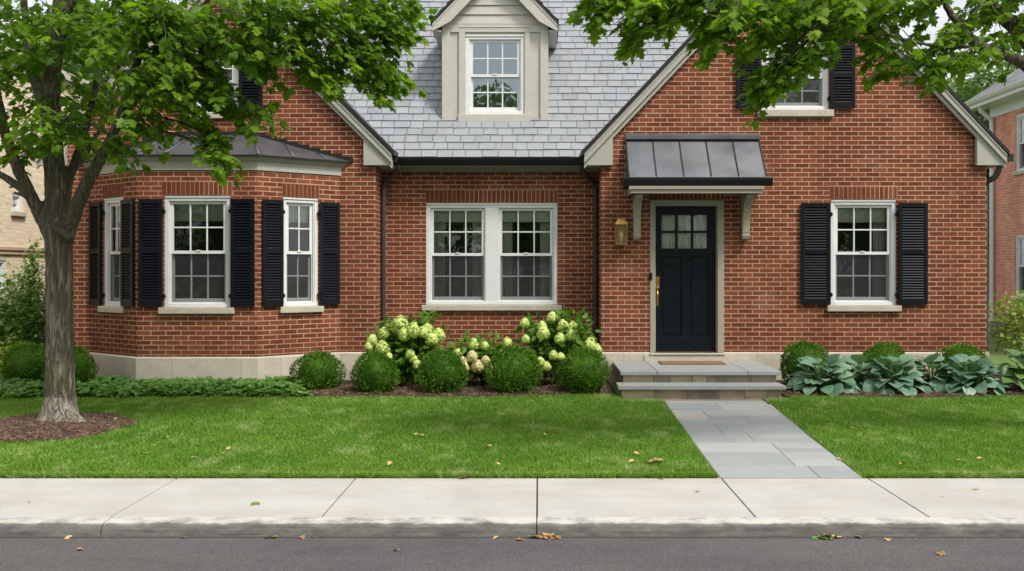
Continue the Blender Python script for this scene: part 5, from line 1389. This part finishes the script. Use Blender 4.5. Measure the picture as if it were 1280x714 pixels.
# overhanging maple at the right, trunk just outside the frame
RX, RY = 6.3, 9.7
mr = empty('maple_tree', (RX, RY, lawn_z(RY)), 'maple whose leafy limbs hang into the upper right corner', 'tree')
W = lambda x, y, z: Vector((x, y, z))
rt = [smooth_path([W(RX, RY, -.1), W(RX, RY, .4), W(RX-.02, RY, 1.5), W(RX+.02, RY-.03, 2.6), W(RX+.1, RY-.1, 4.2), W(RX, RY-.2, 6.5), W(RX, RY-.3, 9)], [.30, .21, .18, .17, .14, .10, .04]),
      smooth_path([W(RX, RY, 2.4), P(1340, 140, 9.3), P(1280, 80, 9.0), P(1221, 54, 8.9), P(1184, 10, 8.8), P(1160, -40, 8.7)], [.12, .075, .055, .043, .032, .02]),
      smooth_path([P(1228, 57, 8.9), P(1195, 59, 8.8), P(1160, 56, 8.75), P(1125, 48, 8.7), P(1090, 40, 8.7), P(1030, 22, 8.7), P(960, 10, 8.8), P(880, 10, 8.9)], [.03, .024, .022, .020, .018, .016, .012, .008]),
      smooth_path([W(RX, RY, 2.9), P(1330, 95, 9.4), P(1280, 45, 9.2), P(1250, 18, 9.1), P(1222, -10, 9.0), P(1150, -70, 8.9), P(1000, -110, 8.8), P(850, -100, 8.8)], [.13, .10, .07, .062, .058, .05, .035, .015]),
      smooth_path([W(RX, RY, 3.6), W(5.2, 9.6, 5.0), W(3.6, 9.3, 5.6), W(2.0, 9.0, 5.5)], [.10, .07, .045, .02]),
      smooth_path([W(RX, RY, 3.4), W(7.6, 9.7, 4.8), W(9, 9.8, 5.8)], [.1, .07, .03]), smooth_path([W(RX, RY, 5), W(6.0, 8.4, 6.4), W(5.6, 7.2, 7.2)], [.09, .06, .02])]
trunk(mr, rt)
RC = [(880, 6, 40, 22, 8.9, .5, 22), (960, 8, 44, 22, 8.8, .5, 26), (1030, 8, 40, 22, 8.9, .5, 22), (745, -5, 28, 22, 8.9, .4, 14), (765, 20, 26, 20, 8.9, .4, 16), (800, 25, 36, 30, 8.8, .5, 28), (800, 58, 24, 14, 8.8, .3, 12), (850, 15, 40, 26, 8.8, .6, 30), (905, 35, 40, 36, 8.7, .6, 38), (893, 62, 18, 10, 8.7, .25, 6),
      (956, 44, 34, 36, 8.6, .5, 32), (972, 98, 20, 24, 8.6, .25, 16), (966, 126, 12, 12, 8.6, .15, 6), (975, 105, 22, 18, 8.6, .3, 14), (1000, 40, 44, 40, 8.7, .6, 40), (1010, 85, 24, 20, 8.6, .3, 12), (1055, 20, 40, 34, 8.8, .6, 30), (1050, 55, 26, 18, 8.7, .4, 10),
      (1100, 25, 36, 28, 8.8, .5, 24), (1095, 72, 22, 20, 8.8, .3, 10), (1135, 85, 32, 22, 8.8, .4, 13), (1175, 95, 28, 18, 8.8, .3, 13), (1185, 60, 24, 18, 8.8, .3, 10), (1150, 20, 26, 22, 8.9, .4, 12), (1215, 85, 22, 18, 8.9, .3, 11), (1225, 30, 30, 24, 9.0, .4, 16), (1262, 65, 24, 14, 9.1, .3, 6),
      (1265, 12, 26, 20, 9.2, .4, 14), (1300, 30, 30, 40, 9.2, .5, 16),
      (800, -50, 80, 30, 8.9, .8, 36), (920, -50, 80, 34, 8.8, .9, 44), (1040, -50, 80, 34, 8.8, .9, 44), (1160, -50, 70, 36, 9, .9, 36), (1290, -60, 80, 50, 9.2, 1.0, 40), (1000, -150, 150, 60, 8.9, 1.4, 70), (1200, -170, 130, 80, 9.2, 1.5, 70), (1400, -120, 110, 100, 9.4, 1.5, 60), (1480, 20, 90, 70, 9.5, 1.2, 34), (1350, -280, 130, 80, 9.4, 1.5, 50)]
crown(mr, RC, (RX, RY), 37, .094, MT['maple'], [t[0] for t in rt], rise=12, thin=.88)

# background tree kind
def far_tree(c, label, seed, h, r, n, size, mat, group='trees beyond the houses'):
    g = np.random.default_rng(seed); root = empty('broadleaf_tree', c, label, 'tree', group)
    m = MB(); ph, rd = smooth_path([(c[0], c[1], c[2]-.2), (c[0]+.1, c[1], c[2]+h*.3), (c[0], c[1], c[2]+h*.6), (c[0]+.1, c[1], c[2]+h*.9)], [r*.11, r*.085, r*.06, r*.01]); m.tube(ph, rd, 10)
    cen = []
    for k in range(16):
        a = k*2.4; rr_ = r*.68*math.sqrt((k+.5)/16); zz = c[2]+h*(.42+.44*g.random())
        cen.append((c[0]+rr_*math.cos(a), c[1]+rr_*math.sin(a), zz)); m.tube(bez((c[0], c[1], c[2]+h*.35), (c[0]*.5+cen[-1][0]*.5, c[1]*.5+cen[-1][1]*.5, zz-.2*h*.3), cen[-1]), [r*.04, r*.035, r*.03, r*.025, r*.02, r*.015, r*.008], 6)
    m.build('trunk', MT['bark'], root)
    cen = np.array(cen); i = g.integers(0, 16, n); d = unit(g.normal(size=(n, 3)))
    T = cen[i]+d*(g.random(n)**.5)[:, None]*np.array([r*.42, r*.42, h*.16]); ax = unit(d+g.normal(size=(n, 3))*.6+np.array([0, 0, -.4])); nm = np.array([0, 0, 1.])+g.normal(size=(n, 3))*.6
    leaves('crown', OVAL_V, OVAL_F, frames(ax, nm, size*(.7+.6*g.random(n))), T, mat, g.random(n), root); return root
t1 = far_tree((13.4, 31, .1), 'pale green tree in the gap between the two brick houses', 51, 7.9, 3.2, 13000, .21, MT['maple_far'])
far_tree((16.5, 36, .1), 'larger pale green tree behind the neighbouring red brick roof', 52, 8.6, 4.0, 13000, .26, MT['maple_far'])
t3 = far_tree((-16.5, 34, .1), 'pale green tree behind the beige brick building', 53, 11, 4.5, 9000, .28, MT['maple_far'])
# trees across the street: what the window panes mirror
for i, (x, y, s_) in enumerate(((-10, -13.5, .85), (-4.6, -15, 1.28), (4, -14, .74), (9.5, -15, .8), (-17, -14, 1.0), (-.5, -14, .70), (14.5, -14, .85))):
    o = copy_tree(t1); o.location = (0, 0, 0)
    o.location = (x, y, -.09); o.scale = (s_, s_, s_); o.rotation_euler = (0, 0, i*1.3)
    o['label'] = 'broadleaf tree across the street mirrored in the window glass'; o['group'] = 'trees across the street'

g = np.random.default_rng(77); n = 26000
T = np.stack([-24+46*g.random(n), -11.6+1.1*(g.random(n)-.5), -.08+(4.7+.3*np.sin(np.arange(n)))*g.random(n)**.85], 1)
hd = empty('added_hedge', (0, -11.6, -.09), 'added tall green hedgerow across the street, out of view, filling the window reflections', 'added_hedge')  # added out of view so the panes mirror solid dark green
leaves('foliage', OVAL_V, OVAL_F, frames(g.normal(size=(n, 3)), g.normal(size=(n, 3)), .16+.1*g.random(n)), T, MT['shrub'], g.random(n), hd)
m = MB()
for k in range(24): m.tube([(-24+k*2, -11.6, -.15), (-23.9+k*2, -11.6, 3.5)], .03, 5)
m.build('stem', MT['bark'], hd)
# ------------------------------------------------------------------ NEIGHBOURS
def side_window(parent, x, y0, y1, z0, z1, facing, mat=MT['white'], sill=True):
    """window in a wall running along Y; facing -1: wall looks to -x"""
    d = (0, -1) if facing < 0 else (0, 1)
    return window(parent, (x, (y0+y1)/2), d, abs(y1-y0), z0, z1, 2, blind=.3, sill_on=sill)
nb = empty('neighbour_house', (11.0, 21, .13), 'neighbouring red brick house with white gutter at the right edge', 'house')
NX, NY0, NY1, NZ = 11.0, 17.0, 24.9, 5.65
wz = [(17.0-.0, 17.95, 1.30, 2.55), (17.05, 17.98, 3.45, 4.42)]
mb = MB()
hol = [(NY1-23.62, NY1-22.5, 1.12, 2.52), (NY1-23.6, NY1-22.5, 3.98, 5.28)]
wall(mb, (NX, NY1), (NX, NY0), .12, NZ, hol); wall(mb, (NX, NY0), (NX+9, NY0), .12, NZ, []); wall(mb, (NX+9, NY1), (NX, NY1), .12, NZ, [])
mb.build('wall', MT['brick_pink'], nb)
for (ua, ub, za, zb) in hol: window(nb, (NX, NY1-(ua+ub)/2), (0, -1), ub-ua, za, zb, 2, blind=.3, curtains=('l',))
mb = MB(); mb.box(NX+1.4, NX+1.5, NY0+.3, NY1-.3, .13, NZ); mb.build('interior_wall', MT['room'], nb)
mb = MB()
mb.box(NX-.02, NX+.02, NY0-.02, NY1+.02, NZ-.25, NZ+.02)
mb.box(NX-.42, NX-.021, NY0-.4, NY1+.4, NZ, NZ+.03); mb.box(NX-.42, NX-.40, NY0-.4, NY1+.4, NZ+.031, NZ+.20)
mb.build('eave', MT['white'], nb, bevel=.004)
mb = MB(); gutter(mb, NY0-.4, NY1+.42, 'y', NX-.422, NZ+.09, -1); mb.build('gutter', MT['white'], nb)
mb = MB(); hr = 3.2
A = [(NX-.46, NY0-.4, NZ+.21), (NX-.46, NY1+.4, NZ+.21), (NX+4, NY1-1.2, NZ+hr), (NX+4, NY0+3.5, NZ+hr)]
mb.add(A, [(0, 1, 2, 3)], [[(0, 0), (7, 0), (5, 5.2), (2, 5.2)]])
mb.add([(NX-.46, NY0-.4, NZ+.21), (NX+9.4, NY0-.4, NZ+.21), (NX+4, NY0+3.5, NZ+hr)], [(0, 1, 2)], [[(0, 0), (10, 0), (5, 5)]]); mb.add([(NX-.46, NY1+.4, NZ+.21), (NX+9.4, NY1+.4, NZ+.21), (NX+4, NY1-1.2, NZ+hr)], [(0, 1, 2)], [[(0, 0), (10, 0), (5, 5)]])
mb.build('roof', MT['shingle'], nb, fixn=False)
mb = MB(); mb.tube([(NX-.36, NY1-.15, NZ+.09), (NX-.30, NY1-.16, NZ-.1), (NX-.07, NY1-.2, NZ-.32), (NX-.06, NY1-.2, NZ-.5), (NX-.06, NY1-.2, .5)], .055, 8); mb.build('downspout', MT['white'], nb)
ub_ = empty('utility_box', (X(1243, 24.2), 24.2, .13), 'small grey utility box under the white downspout between the houses', 'utility box')
mb = MB(); ux = X(1243, 24.2); mb.box(ux-.14, ux+.12, 24.1, 24.4, .22, .48); mb.box(ux-.15, ux+.13, 24.09, 24.41, .481, .51); mb.tube([(ux+.08, 24.08, .47), (ux+.08, 24.08, .13)], .04, 8); mb.tube([(ux-.06, 24.2, .22), (ux-.06, 24.2, .1)], .05, 8)
mb.build('box_housing', MT['greymetal'], ub_, bevel=.006)

bb = empty('beige_building', (-9, 18, .13), 'beige brick building with a moulded band at the left edge', 'building')
BX, BY0, BY1, BZ = -8.75, 12.2, 21.0, 5.2
mb = MB(); hol = [(16.0-BY0, 16.84-BY0, .75, 1.90), (17.03-BY0, 17.36-BY0, 2.70, 3.02)]
wall(mb, (BX, BY0), (BX, BY1), .12, BZ, hol); wall(mb, (BX-8, BY0), (BX, BY0), .12, BZ, []); wall(mb, (BX, BY1), (BX-8, BY1), .12, BZ, [])
mb.build('wall', MT['brick_beige'], bb)
for (ua, ub, za, zb) in hol: window(bb, (BX, BY0+(ua+ub)/2), (0, 1), ub-ua, za, zb, 1 if zb > 3 else 2, blind=0, screen=False)
mb = MB(); mb.box(BX-1.5, BX-1.4, BY0+.3, BY1-.3, .13, BZ); mb.build('interior_wall', MT['room'], bb)
mb = MB(); mb.box(BX-.0, BX+.05, BY0-.05, BY1, 2.04, 2.10); mb.box(BX-.0, BX+.03, BY0-.03, BY1, 1.97, 2.039); mb.build('band_course', stone_mat('band_stone', (.50, .38, .28)), bb, bevel=.006)
mb = MB(); mb.box(BX-8.1, BX+.12, BY0-.12, BY1+.1, BZ, BZ+.14); mb.build('roof', MT['sillstone'], bb)

# ------------------------------------------------------------------ FALLEN LEAVES
def leaf_proto(name, mat, curl):
    m = MB()
    V = [(x, y-.45, .10*math.sin(y*4+curl)+curl*.35*x*x-.12*(y-.5)**2+.06) for x, y, z in MAPLE_V]
    m.add(V, MAPLE_F, tint=random.random()); m.tube([(0, -.45, .03), (.05, -.75, .02)], .012, 4, tint=.2)
    o = m.build(name, mat, fixn=False); return o
protos = {}
for kd, mat in (('dry', MT['dryleaf']), ('green', MT['greenleaf'])):
    protos[kd] = []
    for c in (.4, 1.2, -.5, 2.0, -1.1): 
        o = leaf_proto('fallen_leaf', mat, c); protos[kd].append(o)
used = set()
def put_leaf(px, py, surf, size=.06, kind='dry'):
    if surf == 'lawn': p = ground_at(px, py); p.z += .038
    elif surf == 'pavement': Y = F*H/(py-CY); p = Vector((X(px, Y), Y, .004))
    elif surf == 'path': Y = F*(H+.0235*8.42-.004)/((py-CY)+.0235*F); p = Vector((X(px, Y), Y, path_z(Y)+.004))
    else: Y = min(F*(H-RZ)/(py-CY), 6.86); p = Vector((X(px, Y), Y, RZ+.006))
    pr = random.choice(protos[kind])
    if pr.name in used: o = pr.copy(); COL.objects.link(o)
    else: o = pr; used.add(pr.name)
    o.location = p; s_ = size*random.uniform(.75, 1.25); o.scale = (s_, s_, s_); o.rotation_euler = (random.uniform(-.25, .25), random.uniform(-.25, .25), random.uniform(0, 6.28))
    lab = {'lawn': 'small dry tan leaf lying on the mown lawn', 'pavement': 'small dry leaf on the pale concrete pavement', 'path': 'dry leaf at the edge of the stone path', 'road': 'small dry leaf on the dark road surface', 'gutter': 'dry brown leaf in the gutter heap at the kerb joint', 'ggutter': 'green leaf in the small heap against the kerb at right'}[surf]
    tag(o, lab, 'leaf', {'lawn': 'dry leaves on the lawn', 'pavement': 'leaves on the pavement', 'path': 'leaves on the path', 'road': 'leaves on the road', 'gutter': 'leaf heap at the kerb joint', 'ggutter': 'green leaf heap at the kerb'}[surf])
random.seed(3)
for p in ((145, 528), (359, 532), (210, 551), (348, 550), (185, 571), (25, 573), (286, 565), (299, 564), (280, 571), (243, 577), (520, 547), (527, 548), (536, 561), (611, 562), (520, 576), (487, 585), (585, 586), (622, 585), (437, 562),
          (681, 548), (687, 565), (796, 572), (809, 560), (789, 582), (1065, 539), (1199, 580), (1225, 578), (1126, 585)): put_leaf(*p, 'lawn', .045)
for p in ((817, 581), (822, 580), (812, 582), (526, 549)): put_leaf(*p, 'lawn', .075)
for p in ((327, 596), (581, 597), (36, 628), (871, 615), (1220, 612), (827, 595+4)): put_leaf(*p, 'pavement', .055 if p[0] > 40 else .03)
put_leaf(581, 598, 'pavement', .085); put_leaf(320, 631, 'pavement', .06, 'green')
put_leaf(1050, 575, 'path', .07)
for p in ((86, 669), (230, 671), (335, 670), (342, 671), (378, 671), (620, 670), (101, 688), (495, 689), (650, 676), (1110, 676), (1175, 693)): put_leaf(*p, 'road', .05)
for k in range(11): put_leaf(683+random.uniform(-17, 17), 670+random.uniform(0, 4), 'gutter', .07)
for k in range(6): put_leaf(1032+random.uniform(-16, 16), 671+random.uniform(0, 3), 'ggutter', .07, 'green' if k < 4 else 'dry')
put_leaf(1074, 673, 'ggutter', .05, 'green')
for kd in protos:
    for o in protos[kd]:
        if o.name not in used: bpy.data.objects.remove(o)
for o in bpy.data.objects:
    if '_abs' in o: del o['_abs']

# ------------------------------------------------------------------ LIGHT, SKY, CAMERA
sun_dir = Vector((.60, -.56, 1.1)).normalized()   # towards the sun
sd = bpy.data.lights.new('sun', 'SUN'); sd.energy = 1.9; sd.angle = math.radians(12); sd.color = (1.0, .95, .88)
so = bpy.data.objects.new('sun', sd); COL.objects.link(so); so.rotation_euler = sun_dir.to_track_quat('Z', 'Y').to_euler()
wd = bpy.data.worlds.new('World'); S.world = wd; wd.use_nodes = True; nt = wd.node_tree
sky = nt.nodes.new('ShaderNodeTexSky'); sky.sky_type = 'NISHITA'; sky.sun_disc = False
sky.sun_elevation = math.asin(sun_dir.z); sky.sun_rotation = math.atan2(sun_dir.x, sun_dir.y); sky.dust_density = 6.0; sky.air_density = 1.0; sky.ozone_density = 1.0
hs = nt.nodes.new('ShaderNodeHueSaturation'); hs.inputs['Saturation'].default_value = .45
nt.links.new(sky.outputs[0], hs.inputs['Color'])
tc = nt.nodes.new('ShaderNodeTexCoord'); mp = nt.nodes.new('ShaderNodeMapping'); mp.inputs['Scale'].default_value = (1, 1, 2.4); nt.links.new(tc.outputs['Generated'], mp.inputs[0])
cn = nt.nodes.new('ShaderNodeTexNoise'); cn.inputs['Scale'].default_value = 2.3; cn.inputs['Detail'].default_value = 7; cn.inputs['Roughness'].default_value = .55; nt.links.new(mp.outputs[0], cn.inputs['Vector'])
cr = nt.nodes.new('ShaderNodeValToRGB'); cr.color_ramp.elements[0].position = .36; cr.color_ramp.elements[1].position = .60; nt.links.new(cn.outputs[0], cr.inputs[0])
cm = nt.nodes.new('ShaderNodeMix'); cm.data_type = 'RGBA'; nt.links.new(cr.outputs[0], cm.inputs[0]); nt.links.new(hs.outputs[0], cm.inputs[6]); cm.inputs[7].default_value = (5.6, 5.65, 5.75, 1)
nt.links.new(cm.outputs[2], nt.nodes['Background'].inputs[0]); nt.nodes['Background'].inputs[1].default_value = .11
cd = bpy.data.cameras.new('camera'); cd.sensor_width = 36; cd.lens = 36*F/1280; cd.shift_x = -(CX-640)/1280; cd.shift_y = -(357-CY)/1280
cd.clip_end = 1000; cd.clip_start = .05
co = bpy.data.objects.new('camera', cd); COL.objects.link(co); co.location = (0, 0, H); co.rotation_euler = (PI/2, 0, 0); S.camera = co
S.view_settings.view_transform = 'Standard'; S.view_settings.look = 'None'; S.view_settings.gamma = 1; S.view_settings.use_curve_mapping = False
S.view_settings.exposure = 0.93
S.cycles.max_bounces = 8; S.cycles.transparent_max_bounces = 12
